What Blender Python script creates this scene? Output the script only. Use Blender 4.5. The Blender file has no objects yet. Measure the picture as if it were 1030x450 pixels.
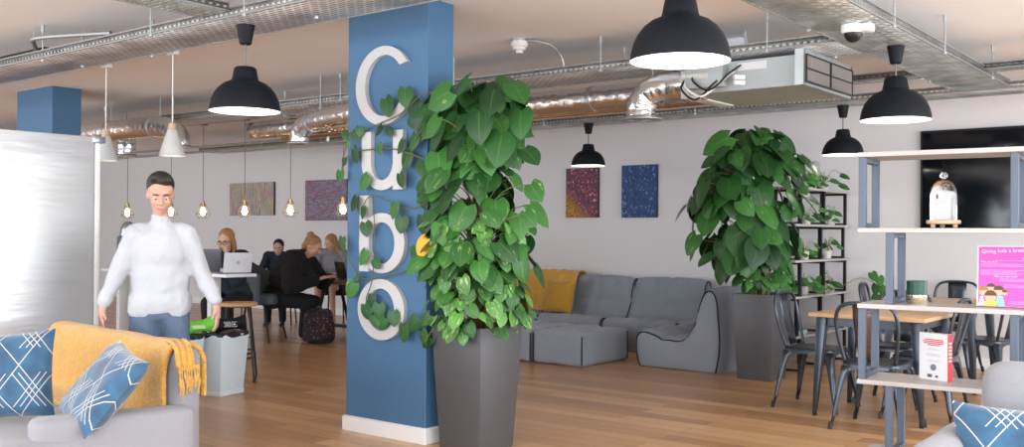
import bpy, bmesh, math, random
from mathutils import Vector, Matrix, Euler, noise
PI = math.pi
R = math.radians
scene = bpy.context.scene
col = scene.collection

# ------------------------------------------------------------------ camera
cam_d = bpy.data.cameras.new('camera')
cam = bpy.data.objects.new('camera', cam_d)
col.objects.link(cam)
YAW, PITCH, ROLL = R(38.416), R(.269), R(.373)
_w = Vector((-math.sin(YAW), math.cos(YAW), 0)); _r = Vector((math.cos(YAW), math.sin(YAW), 0)); _u = Vector((0, 0, 1))
w2 = _w*math.cos(PITCH) + _u*math.sin(PITCH); u2 = -_w*math.sin(PITCH) + _u*math.cos(PITCH)
r3 = _r*math.cos(ROLL) + u2*math.sin(ROLL); u3 = -_r*math.sin(ROLL) + u2*math.cos(ROLL)
cam.matrix_world = Matrix(((r3.x, u3.x, -w2.x, 0), (r3.y, u3.y, -w2.y, 0), (r3.z, u3.z, -w2.z, 1.40), (0, 0, 0, 1)))
cam_d.sensor_width = 36; cam_d.lens = 992.5/1030*36
cam_d.shift_y = 5.3/1030
cam_d.clip_start = .05
scene.camera = cam

# ------------------------------------------------------------------ light
scene.view_settings.view_transform = 'Standard'
scene.view_settings.look = 'None'
scene.view_settings.gamma = 1
scene.view_settings.exposure = 0.50
world = bpy.data.worlds.new('sky'); scene.world = world; world.use_nodes = True
world.node_tree.nodes['Background'].inputs[0].default_value = (.80, .90, 1, 1)
world.node_tree.nodes['Background'].inputs[1].default_value = 1.2

def area(name, loc, rot, sx, sy, power, color=(1, 1, 1)):
    l = bpy.data.lights.new(name, 'AREA'); l.shape = 'RECTANGLE'; l.size = sx; l.size_y = sy
    l.energy = power; l.color = color
    o = bpy.data.objects.new(name, l); col.objects.link(o); o.location = loc; o.rotation_euler = rot
    return o
# daylight coming in through the window openings of the front and the right wall
area('daylight_front', (-4.4, -3.05, 1.55), (R(90), 0, 0), 12.5, 2.2, 420, (.88, .94, 1))
area('daylight_front_left', (-16.5, -3.05, 1.55), (R(90), 0, 0), 11.0, 2.2, 380, (.88, .94, 1))
area('daylight_right', (2.85, 3.8, 1.55), (R(90), 0, R(90)), 13.0, 2.2, 470, (.92, .96, 1))

# ------------------------------------------------------------------ materials
def M(name, color, rough=.6, metal=0, spec=.5, noise_amt=0, nscale=20, bump=0, bscale=60, coat=0, sheen=0, trans=0, ior=1.45, emit=None, estr=0):
    m = bpy.data.materials.new(name); m.use_nodes = True
    nt = m.node_tree; N = nt.nodes; L = nt.links; b = N['Principled BSDF']
    c = (*color, 1)
    b.inputs['Base Color'].default_value = c; b.inputs['Roughness'].default_value = rough
    b.inputs['Metallic'].default_value = metal; b.inputs['Specular IOR Level'].default_value = spec
    b.inputs['Coat Weight'].default_value = coat; b.inputs['Coat Roughness'].default_value = .15
    b.inputs['Sheen Weight'].default_value = sheen
    b.inputs['Transmission Weight'].default_value = trans; b.inputs['IOR'].default_value = ior
    if emit:
        b.inputs['Emission Color'].default_value = (*emit, 1); b.inputs['Emission Strength'].default_value = estr
    if noise_amt or bump:
        tc = N.new('ShaderNodeTexCoord')
    if noise_amt:
        n = N.new('ShaderNodeTexNoise'); n.inputs['Scale'].default_value = nscale; n.inputs['Detail'].default_value = 5
        L.new(tc.outputs['Object'], n.inputs['Vector'])
        mx = N.new('ShaderNodeMix'); mx.data_type = 'RGBA'
        mx.inputs[6].default_value = tuple(max(0, x*(1-noise_amt)) for x in color)+(1,)
        mx.inputs[7].default_value = tuple(min(1, x*(1+noise_amt)) for x in color)+(1,)
        L.new(n.outputs['Fac'], mx.inputs[0]); L.new(mx.outputs[2], b.inputs['Base Color'])
    if bump:
        n2 = N.new('ShaderNodeTexNoise'); n2.inputs['Scale'].default_value = bscale; n2.inputs['Detail'].default_value = 4
        L.new(tc.outputs['Object'], n2.inputs['Vector'])
        bp = N.new('ShaderNodeBump'); bp.inputs['Strength'].default_value = bump; bp.inputs['Distance'].default_value = .02
        L.new(n2.outputs['Fac'], bp.inputs['Height']); L.new(bp.outputs[0], b.inputs['Normal'])
    return m

def ramp(N, stops):
    r = N.new('ShaderNodeValToRGB'); e = r.color_ramp.elements
    while len(e) < len(stops): e.new(.5)
    for k, (p, c) in enumerate(stops):
        e[k].position = p; e[k].color = (*c, 1)
    return r

m_wall = M('wall_paint', (.70, .685, .70), .9, noise_amt=.02, nscale=3)
m_ceiling = M('ceiling_paint', (.88, .855, .85), .95, noise_amt=.05, nscale=.9)
m_trim = M('trim_paint', (.80, .81, .83), .5)
m_blue = M('blue_paint', (.058, .145, .270), .55, noise_amt=.04, nscale=4)
m_letter = M('letter_white', (.50, .50, .50), .45)
m_lampblack = M('lamp_black', (.005, .007, .011), .6, spec=.25)
m_lampwhite = M('lamp_white_inside', (.9, .9, .88), .6)
m_bulb = M('bulb_glow', (1, 1, 1), .5, emit=(1, .97, .9), estr=8)
m_warmbulb = M('warm_bulb_glow', (1, .8, .5), .3, emit=(1, .62, .28), estr=22)
m_brass = M('brass', (.55, .36, .16), .35, .9)
m_cord = M('grey_cord', (.16, .16, .18), .7)
m_greypl = M('planter_grey', (.080, .081, .088), .4, noise_amt=.06, nscale=60)
m_soil = M('soil', (.035, .022, .014), .95, bump=1, bscale=40)
m_moss = M('moss_pole', (.14, .07, .03), .95, noise_amt=.5, nscale=30, bump=1, bscale=60)
m_stem = M('stem', (.16, .22, .06), .6)
m_vine = M('vine_stem', (.11, .12, .05), .7)
m_sofa = M('sofa_grey', (.235, .26, .305), .95, noise_amt=.18, nscale=90, bump=.25, bscale=140, sheen=.2)
m_pipe = M('dark_piping', (.012, .013, .02), .7)
m_arm = M('light_grey_fabric', (.26, .265, .29), .95, noise_amt=.12, nscale=160, bump=.2, bscale=200, sheen=.2)
m_yellow = M('mustard_chenille', (.62, .33, .055), .95, noise_amt=.35, nscale=45, bump=.8, bscale=90, sheen=.4)
m_yellow2 = M('mustard_knit', (.60, .32, .05), .9, noise_amt=.15, nscale=12, bump=.5, bscale=18, sheen=.3)
m_ochre = M('ochre_velvet', (.46, .23, .018), .8, noise_amt=.12, nscale=10, bump=.3, bscale=14, sheen=.4)
m_gun = M('gunmetal', (.075, .09, .11), .34, .85, noise_amt=.15, nscale=14)
m_gunwarm = M('gunmetal_warm_reflection', (.17, .12, .095), .38, .75, noise_amt=.1, nscale=10)  # gunmetal chair back, its warm reflection painted into the colour
m_shelfsteel = M('slate_blue_steel', (.085, .11, .15), .45, .3)
m_blacksteel = M('black_steel', (.008, .009, .011), .5, .2)
m_shelfwood = M('whitewashed_board', (.62, .555, .52), .6)
m_tvframe = M('tv_frame', (.012, .013, .016), .3)
m_tvscreen = M('tv_screen', (.004, .005, .008), .08, spec=.6)
m_galv = M('galvanised', (.46, .50, .51), .42, .85, noise_amt=.2, nscale=9, bump=.1, bscale=20)
m_galvpaint = M('galvanised_panel', (.40, .44, .45), .5, .35, noise_amt=.12, nscale=5)
m_white = M('white_plastic', (.8, .8, .8), .45)
m_dark = M('black_plastic', (.01, .01, .012), .35)
m_steelframe = M('steel_edge', (.42, .46, .50), .3, .8)
m_binbody = M('pale_bin_plastic', (.60, .68, .74), .5)
m_green = M('green_plastic', (.16, .55, .05), .4)
m_bag = M('black_bag', (.015, .015, .02), .25, bump=1, bscale=18)
m_bar = M('white_laminate', (.75, .76, .80), .35)
m_stoolwood = M('stool_wood', (.50, .27, .13), .5, noise_amt=.15, nscale=8)
m_char = M('charcoal_fabric', (.085, .105, .125), .95, noise_amt=.2, nscale=80)
m_blackcloth = M('black_cloth', (.007, .007, .009), .95)
m_navy = M('navy_cloth', (.012, .018, .032), .9)
m_greycloth = M('grey_knit', (.20, .20, .22), .95, noise_amt=.2, nscale=60)
m_skin = M('skin', (.56, .32, .24), .55)
m_hairblond = M('blond_hair', (.33, .18, .075), .6, noise_amt=.4, nscale=60, bump=.5, bscale=90)
m_hairdark = M('dark_hair', (.018, .013, .011), .5, bump=.4, bscale=80)
m_hairbrown = M('brown_hair', (.10, .05, .028), .6, noise_amt=.4, nscale=60)
m_shirt = M('white_shirt', (.45, .47, .51), .9, bump=.6, bscale=7)
m_jeans = M('blue_jeans', (.10, .15, .24), .9, noise_amt=.15, nscale=60)
m_lip = M('lip', (.45, .16, .14), .5)
m_glassy = M('clear_glass', (1, 1, 1), .02, trans=1, ior=1.3)
m_paper = M('white_paper', (.66, .66, .68), .6)
m_lightwood = M('light_wood', (.58, .40, .26), .5, noise_amt=.12, nscale=12)
m_candlegreen = M('emerald_glass', (.001, .05, .032), .35, noise_amt=.35, nscale=30)
m_gold = M('gold_mirror', (.78, .66, .50), .15, .9, noise_amt=.3, nscale=30)
m_pink = M('pink_print', (.78, .06, .36), .35)
m_red = M('red_print', (.60, .02, .04), .5)
m_black = M('black_print', (.02, .02, .025), .5)
m_lime = M('lime_print', (.62, .75, .05), .5)
m_cyan = M('cyan_print', (.20, .58, .75), .5)
m_face = M('tan_print', (.62, .38, .25), .5)
m_silverlogo = M('laptop_logo_silver', (.40, .40, .42), .4)
m_laptop = M('laptop_grey', (.16, .17, .19), .4, .5)
m_laptopw = M('laptop_white', (.62, .64, .68), .4)
m_screen = M('laptop_screen', (.14, .18, .24), .3)
m_pot = M('white_pot', (.62, .60, .56), .6)
m_grille = M('filter_dark', (.20, .18, .165), .9)
m_beige = M('pale_grey_enamel', (.60, .61, .60), .5)
m_copper = M('copper_pipe', (.50, .25, .09), .3, .9)
m_pinkflower = M('coral_print', (.50, .10, .12), .8)

def mat_floor():
    m = bpy.data.materials.new('oak_planks'); m.use_nodes = True
    nt = m.node_tree; N = nt.nodes; L = nt.links; b = N['Principled BSDF']
    tc = N.new('ShaderNodeTexCoord')
    br = N.new('ShaderNodeTexBrick'); br.offset = .37; br.offset_frequency = 2
    br.inputs['Scale'].default_value = 1; br.inputs['Brick Width'].default_value = 1.7; br.inputs['Row Height'].default_value = .16
    br.inputs['Mortar Size'].default_value = .0022; br.inputs['Mortar Smooth'].default_value = .2; br.inputs['Bias'].default_value = 0
    br.inputs['Color1'].default_value = (0, 0, 0, 1); br.inputs['Color2'].default_value = (1, 1, 1, 1); br.inputs['Mortar'].default_value = (.5, .5, .5, 1)
    L.new(tc.outputs['Object'], br.inputs['Vector'])
    mp = N.new('ShaderNodeMapping'); mp.inputs['Scale'].default_value = (.9, 11, 1); L.new(tc.outputs['Object'], mp.inputs['Vector'])
    n = N.new('ShaderNodeTexNoise'); n.inputs['Scale'].default_value = 2.2; n.inputs['Detail'].default_value = 7; n.inputs['Roughness'].default_value = .6
    L.new(mp.outputs[0], n.inputs['Vector'])
    rp = ramp(N, [(0, (.32, .15, .055)), (.35, (.45, .235, .095)), (.7, (.58, .33, .15)), (1, (.68, .42, .21))])
    ad = N.new('ShaderNodeMath'); ad.operation = 'MULTIPLY_ADD'; ad.inputs[1].default_value = .62; 
    L.new(br.outputs['Color'], ad.inputs[0])
    ml = N.new('ShaderNodeMath'); ml.operation = 'MULTIPLY'; ml.inputs[1].default_value = .42; L.new(n.outputs['Fac'], ml.inputs[0])
    L.new(ml.outputs[0], ad.inputs[2]); L.new(ad.outputs[0], rp.inputs[0])
    mx = N.new('ShaderNodeMix'); mx.data_type = 'RGBA'; L.new(br.outputs['Fac'], mx.inputs[0]); L.new(rp.outputs[0], mx.inputs[6]); mx.inputs[7].default_value = (.12, .05, .02, 1)
    L.new(mx.outputs[2], b.inputs['Base Color'])
    b.inputs['Roughness'].default_value = .29; b.inputs['Specular IOR Level'].default_value = .5
    bp = N.new('ShaderNodeBump'); bp.inputs['Strength'].default_value = .12; bp.inputs['Distance'].default_value = .01
    L.new(n.outputs['Fac'], bp.inputs['Height']); L.new(bp.outputs[0], b.inputs['Normal'])
    return m
m_floor = mat_floor()

def mat_wood(name, a, b_, axis=(1, 14, 14)):
    m = bpy.data.materials.new(name); m.use_nodes = True
    nt = m.node_tree; N = nt.nodes; L = nt.links; b = N['Principled BSDF']
    tc = N.new('ShaderNodeTexCoord'); mp = N.new('ShaderNodeMapping'); mp.inputs['Scale'].default_value = axis; L.new(tc.outputs['Object'], mp.inputs['Vector'])
    n = N.new('ShaderNodeTexNoise'); n.inputs['Scale'].default_value = 3; n.inputs['Detail'].default_value = 6; L.new(mp.outputs[0], n.inputs['Vector'])
    rp = ramp(N, [(.3, a), (.7, b_)]); L.new(n.outputs['Fac'], rp.inputs[0]); L.new(rp.outputs[0], b.inputs['Base Color'])
    b.inputs['Roughness'].default_value = .38
    return m
m_table = mat_wood('table_oak', (.52, .31, .15), (.66, .43, .24))
m_board = mat_wood('washed_board', (.38, .35, .335), (.48, .45, .43))
m_darkwood = mat_wood('rustic_wood', (.20, .11, .06), (.34, .20, .11))

def mat_perf(name, base, sx, sy, rough=.45):
    """galvanised sheet punched with slots"""
    m = bpy.data.materials.new(name); m.use_nodes = True
    nt = m.node_tree; N = nt.nodes; L = nt.links; b = N['Principled BSDF']; out = N['Material Output']
    b.inputs['Base Color'].default_value = (*base, 1); b.inputs['Metallic'].default_value = .75; b.inputs['Roughness'].default_value = rough
    tc = N.new('ShaderNodeTexCoord')
    br = N.new('ShaderNodeTexBrick'); br.offset = .5; br.inputs['Scale'].default_value = 1
    br.inputs['Brick Width'].default_value = sx; br.inputs['Row Height'].default_value = sy; br.inputs['Mortar Size'].default_value = min(sx, sy)*.33; br.inputs['Mortar Smooth'].default_value = 0
    L.new(tc.outputs['UV'], br.inputs['Vector'])
    tr = N.new('ShaderNodeBsdfTransparent'); mx = N.new('ShaderNodeMixShader')
    L.new(br.outputs['Fac'], mx.inputs[0]); L.new(tr.outputs[0], mx.inputs[1]); L.new(b.outputs[0], mx.inputs[2]); L.new(mx.outputs[0], out.inputs[0])
    n = N.new('ShaderNodeTexNoise'); n.inputs['Scale'].default_value = 6; L.new(tc.outputs['Object'], n.inputs['Vector'])
    rp = ramp(N, [(.3, tuple(x*.7 for x in base)), (.7, tuple(min(1, x*1.25) for x in base))]); L.new(n.outputs['Fac'], rp.inputs[0]); L.new(rp.outputs[0], b.inputs['Base Color'])
    return m
m_perf = mat_perf('perforated_galvanised', (.66, .70, .69), .11, .045)
m_lip = mat_perf('slotted_rail', (.26, .27, .27), .05, .04)

def mat_foil(name, base, strength, vscale):
    m = bpy.data.materials.new(name); m.use_nodes = True
    nt = m.node_tree; N = nt.nodes; L = nt.links; b = N['Principled BSDF']
    b.inputs['Base Color'].default_value = (*base, 1); b.inputs['Metallic'].default_value = 1; b.inputs['Roughness'].default_value = .27
    tc = N.new('ShaderNodeTexCoord')
    v = N.new('ShaderNodeTexVoronoi'); v.inputs['Scale'].default_value = vscale; L.new(tc.outputs['Object'], v.inputs['Vector'])
    n = N.new('ShaderNodeTexNoise'); n.inputs['Scale'].default_value = vscale*.7; n.inputs['Detail'].default_value = 5; L.new(tc.outputs['Object'], n.inputs['Vector'])
    ad = N.new('ShaderNodeMath'); ad.operation = 'ADD'; L.new(v.outputs['Distance'], ad.inputs[0]); L.new(n.outputs['Fac'], ad.inputs[1])
    bp = N.new('ShaderNodeBump'); bp.inputs['Strength'].default_value = strength; bp.inputs['Distance'].default_value = .03
    L.new(ad.outputs[0], bp.inputs['Height']); L.new(bp.outputs[0], b.inputs['Normal'])
    return m
m_railedge = M('rail_edge', (.30, .31, .31), .5, .6)
m_foil = mat_foil('crinkled_foil', (.80, .79, .80), .26, 15)
m_foilsheet = mat_foil('foil_sheet', (.66, .66, .68), .35, 9)
m_foilsheet.node_tree.nodes['Principled BSDF'].inputs['Metallic'].default_value = .55; m_foilsheet.node_tree.nodes['Principled BSDF'].inputs['Roughness'].default_value = .4

def slots(m, w_, h_, dark):
    nt = m.node_tree; N = nt.nodes; L = nt.links; b = N['Principled BSDF']
    tc = N.new('ShaderNodeTexCoord'); br = N.new('ShaderNodeTexBrick'); br.offset = .5
    br.inputs['Scale'].default_value = 1; br.inputs['Brick Width'].default_value = w_; br.inputs['Row Height'].default_value = h_; br.inputs['Mortar Size'].default_value = h_*.30; br.inputs['Mortar Smooth'].default_value = .3
    L.new(tc.outputs['UV'], br.inputs['Vector'])
    n = N.new('ShaderNodeTexNoise'); n.inputs['Scale'].default_value = 3.5; n.inputs['Detail'].default_value = 4; L.new(tc.outputs['Object'], n.inputs['Vector'])
    rp = ramp(N, [(.35, (.42, .42, .44)), (.55, (.66, .65, .66)), (.7, (.80, .76, .74))]); L.new(n.outputs['Fac'], rp.inputs[0])
    mx = N.new('ShaderNodeMix'); mx.data_type = 'RGBA'; L.new(br.outputs['Fac'], mx.inputs[0]); mx.inputs[6].default_value = (*dark, 1); L.new(rp.outputs[0], mx.inputs[7]); L.new(mx.outputs[2], b.inputs['Base Color'])
slots(m_foilsheet, .075, .036, (.24, .24, .25))

def mat_fridge():
    m = bpy.data.materials.new('brushed_steel_door'); m.use_nodes = True
    nt = m.node_tree; N = nt.nodes; L = nt.links; b = N['Principled BSDF']
    b.inputs['Base Color'].default_value = (.80, .83, .86, 1); b.inputs['Metallic'].default_value = .85; b.inputs['Roughness'].default_value = .5
    tc = N.new('ShaderNodeTexCoord'); mp = N.new('ShaderNodeMapping'); mp.inputs['Scale'].default_value = (1, .6, 4)
    L.new(tc.outputs['Object'], mp.inputs['Vector'])
    n = N.new('ShaderNodeTexNoise'); n.inputs['Scale'].default_value = 1.6; n.inputs['Detail'].default_value = 3; L.new(mp.outputs[0], n.inputs['Vector'])
    bp = N.new('ShaderNodeBump'); bp.inputs['Strength'].default_value = .35; bp.inputs['Distance'].default_value = .05
    L.new(n.outputs['Fac'], bp.inputs['Height']); L.new(bp.outputs[0], b.inputs['Normal'])
    return m
m_fridge = mat_fridge()

def mat_leaf(name, dark, mid, light, amount):
    m = bpy.data.materials.new(name); m.use_nodes = True
    nt = m.node_tree; N = nt.nodes; L = nt.links; b = N['Principled BSDF']
    uv = N.new('ShaderNodeUVMap'); geo = N.new('ShaderNodeNewGeometry')
    rp0 = ramp(N, [(0, dark), (.6, mid), (1, tuple(x*1.25 for x in mid))]); L.new(geo.outputs['Random Per Island'], rp0.inputs[0])
    n = N.new('ShaderNodeTexNoise'); n.noise_dimensions = '4D'; n.inputs['Scale'].default_value = 2.4; n.inputs['Detail'].default_value = 4; n.inputs['Roughness'].default_value = .65
    mp = N.new('ShaderNodeMapping'); mp.inputs['Scale'].default_value = (2.6, .9, 1); L.new(uv.outputs[0], mp.inputs['Vector']); L.new(mp.outputs[0], n.inputs['Vector'])
    mm = N.new('ShaderNodeMath'); mm.operation = 'MULTIPLY'; mm.inputs[1].default_value = 57; L.new(geo.outputs['Random Per Island'], mm.inputs[0]); L.new(mm.outputs[0], n.inputs['W'])
    rp1 = ramp(N, [(amount, (0, 0, 0)), (amount+.09, (1, 1, 1))]); L.new(n.outputs['Fac'], rp1.inputs[0])
    mx = N.new('ShaderNodeMix'); mx.data_type = 'RGBA'; L.new(rp1.outputs[0], mx.inputs[0]); L.new(rp0.outputs[0], mx.inputs[6]); mx.inputs[7].default_value = (*light, 1)
    # pale midrib
    sx = N.new('ShaderNodeSeparateXYZ'); L.new(uv.outputs[0], sx.inputs[0])
    s1 = N.new('ShaderNodeMath'); s1.operation = 'SUBTRACT'; s1.inputs[1].default_value = .5; L.new(sx.outputs[0], s1.inputs[0])
    s2 = N.new('ShaderNodeMath'); s2.operation = 'ABSOLUTE'; L.new(s1.outputs[0], s2.inputs[0])
    s3 = N.new('ShaderNodeMath'); s3.operation = 'LESS_THAN'; s3.inputs[1].default_value = .025; L.new(s2.outputs[0], s3.inputs[0])
    s4 = N.new('ShaderNodeMath'); s4.operation = 'MULTIPLY'; s4.inputs[1].default_value = .16; L.new(s3.outputs[0], s4.inputs[0])
    mx2 = N.new('ShaderNodeMix'); mx2.data_type = 'RGBA'; L.new(s4.outputs[0], mx2.inputs[0]); L.new(mx.outputs[2], mx2.inputs[6]); mx2.inputs[7].default_value = (*light, 1)
    L.new(mx2.outputs[2], b.inputs['Base Color'])
    b.inputs['Roughness'].default_value = .42; b.inputs['Specular IOR Level'].default_value = .35
    b.inputs['Subsurface Weight'].default_value = 0
    return m
m_leaf = mat_leaf('pothos_leaf', (.012, .062, .014), (.034, .135, .024), (.30, .40, .15), .60)
m_leafdark = mat_leaf('pothos_leaf_dark', (.008, .042, .012), (.020, .088, .018), (.24, .34, .10), .66)
m_leaflit = mat_leaf('pothos_leaf_lit', (.030, .125, .026), (.075, .23, .042), (.42, .52, .24), .55)  # variegated leaf with brighter light painted in as paler green
m_leafyellow = M('yellowed_leaf', (.75, .38, .03), .5)

def mat_blobs(name, cols, scale, stretch=(1, 1, 1), detail=3):
    m = bpy.data.materials.new(name); m.use_nodes = True
    nt = m.node_tree; N = nt.nodes; L = nt.links; b = N['Principled BSDF']
    tc = N.new('ShaderNodeTexCoord'); mp = N.new('ShaderNodeMapping'); mp.inputs['Scale'].default_value = stretch; L.new(tc.outputs['Object'], mp.inputs['Vector'])
    v = N.new('ShaderNodeTexNoise'); v.inputs['Scale'].default_value = scale; v.inputs['Detail'].default_value = detail; v.inputs['Roughness'].default_value = .7
    L.new(mp.outputs[0], v.inputs['Vector'])
    st = [(.30+.42*k/(len(cols)-1), c) for k, c in enumerate(cols)]
    rp = ramp(N, st); L.new(v.outputs['Fac'], rp.inputs[0]); L.new(rp.outputs[0], b.inputs['Base Color']); b.inputs['Roughness'].default_value = .6
    return m
m_art1 = mat_blobs('canvas_stripes', [(.10, .14, .24), (.20, .26, .36), (.55, .18, .24), (.22, .30, .40), (.62, .50, .12), (.24, .28, .38), (.08, .12, .22), (.30, .34, .44)], 5, (5, 5, .5))
m_art2 = mat_blobs('canvas_dashes', [(.04, .06, .13), (.12, .16, .26), (.34, .32, .38), (.10, .13, .22), (.45, .08, .09), (.07, .09, .16), (.25, .28, .36)], 5, (1.6, 1.6, 9))
m_art4 = mat_blobs('canvas_blue_flecks', [(.004, .010, .04), (.008, .03, .12), (.015, .06, .22), (.01, .03, .10), (.06, .16, .42), (.25, .40, .65)], 26, (1.4, 1.4, .9), 2)
def mat_art3():
    m = mat_blobs('canvas_red_blue_flecks', [(.01, .02, .05), (.16, .012, .02), (.02, .05, .14), (.22, .02, .03), (.5, .12, .08), (.7, .5, .5)], 26, (1.2, 1.2, .9), 2)
    nt = m.node_tree; N = nt.nodes; L = nt.links; b = N['Principled BSDF']
    tc = N.new('ShaderNodeTexCoord'); v = N.new('ShaderNodeTexNoise'); v.inputs['Scale'].default_value = 30; L.new(tc.outputs['Object'], v.inputs['Vector'])
    rp = ramp(N, [(.38, (.10, .04, .02)), (.5, (.55, .30, .01)), (.6, (.35, .05, .02)), (.68, (.10, .25, .05))]); L.new(v.outputs['Fac'], rp.inputs[0])
    sx = N.new('ShaderNodeSeparateXYZ'); L.new(tc.outputs['Object'], sx.inputs[0])
    ma = N.new('ShaderNodeMath'); ma.operation = 'MULTIPLY_ADD'; ma.inputs[1].default_value = .9; L.new(sx.outputs[0], ma.inputs[0]); L.new(sx.outputs[2], ma.inputs[2])
    mr = N.new('ShaderNodeMapRange'); mr.inputs[1].default_value = -.12; mr.inputs[2].default_value = -.38; mr.inputs[3].default_value = 0; mr.inputs[4].default_value = 1; L.new(ma.outputs[0], mr.inputs[0])
    old = b.inputs['Base Color'].links[0].from_socket
    mx = N.new('ShaderNodeMix'); mx.data_type = 'RGBA'; L.new(mr.outputs[0], mx.inputs[0]); L.new(old, mx.inputs[6]); L.new(rp.outputs[0], mx.inputs[7]); L.new(mx.outputs[2], b.inputs['Base Color'])
    return m
m_art3 = mat_art3()
def mat_cushion():
    """blue velvet with metallic overlapping rhombus outlines"""
    m = bpy.data.materials.new('blue_rhombus_velvet'); m.use_nodes = True
    nt = m.node_tree; N = nt.nodes; L = nt.links; b = N['Principled BSDF']
    uv = N.new('ShaderNodeUVMap'); sx = N.new('ShaderNodeSeparateXYZ'); L.new(uv.outputs[0], sx.inputs[0])
    def mth(op, a, c, d=None):
        k = N.new('ShaderNodeMath'); k.operation = op
        for i, s in enumerate((a, c, d)):
            if s is None: continue
            if isinstance(s, (int, float)): k.inputs[i].default_value = s
            else: L.new(s, k.inputs[i])
        return k.outputs[0]
    u, v = sx.outputs[0], sx.outputs[1]
    lines = None
    for s1, off in ((1, .0), (-1, .0), (1, .16), (-1, .16), (1, .32), (-1, .32)):
        a = mth('MULTIPLY', u, 2.3); q = mth('MULTIPLY', v, 1.7*s1)
        t = mth('ADD', mth('ADD', a, q), off + 5)
        # step the line so the rhombi break into offset segments
        f = mth('ABSOLUTE', mth('SUBTRACT', mth('FRACT', t, 0), .5), 0)
        ln = mth('LESS_THAN', f, .013)
        if off:
            gate = mth('GREATER_THAN', mth('FRACT', mth('ADD', mth('MULTIPLY', v, 1.5), .25), 0), .42)
            ln = mth('MULTIPLY', ln, gate)
        lines = ln if lines is None else mth('MAXIMUM', lines, ln)
    n = N.new('ShaderNodeTexNoise'); n.inputs['Scale'].default_value = 5; L.new(uv.outputs[0], n.inputs['Vector'])
    rp = ramp(N, [(.3, (.010, .055, .125)), (.7, (.02, .11, .21))]); L.new(n.outputs['Fac'], rp.inputs[0])
    mx = N.new('ShaderNodeMix'); mx.data_type = 'RGBA'; L.new(lines, mx.inputs[0]); L.new(rp.outputs[0], mx.inputs[6]); mx.inputs[7].default_value = (.55, .50, .46, 1)
    L.new(mx.outputs[2], b.inputs['Base Color']); b.inputs['Roughness'].default_value = .7; b.inputs['Sheen Weight'].default_value = .5
    return m
m_cushion = mat_cushion()
def mat_dots():
    m = bpy.data.materials.new('black_floral_print'); m.use_nodes = True
    nt = m.node_tree; N = nt.nodes; L = nt.links; b = N['Principled BSDF']
    tc = N.new('ShaderNodeTexCoord'); v = N.new('ShaderNodeTexVoronoi'); v.inputs['Scale'].default_value = 26; L.new(tc.outputs['Object'], v.inputs['Vector'])
    rp = ramp(N, [(.0, (.45, .12, .13)), (.2, (.30, .06, .07)), (.3, (.008, .008, .012))]); L.new(v.outputs['Distance'], rp.inputs[0]); L.new(rp.outputs[0], b.inputs['Base Color'])
    b.inputs['Roughness'].default_value = .85
    return m
m_dots = mat_dots()

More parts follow.
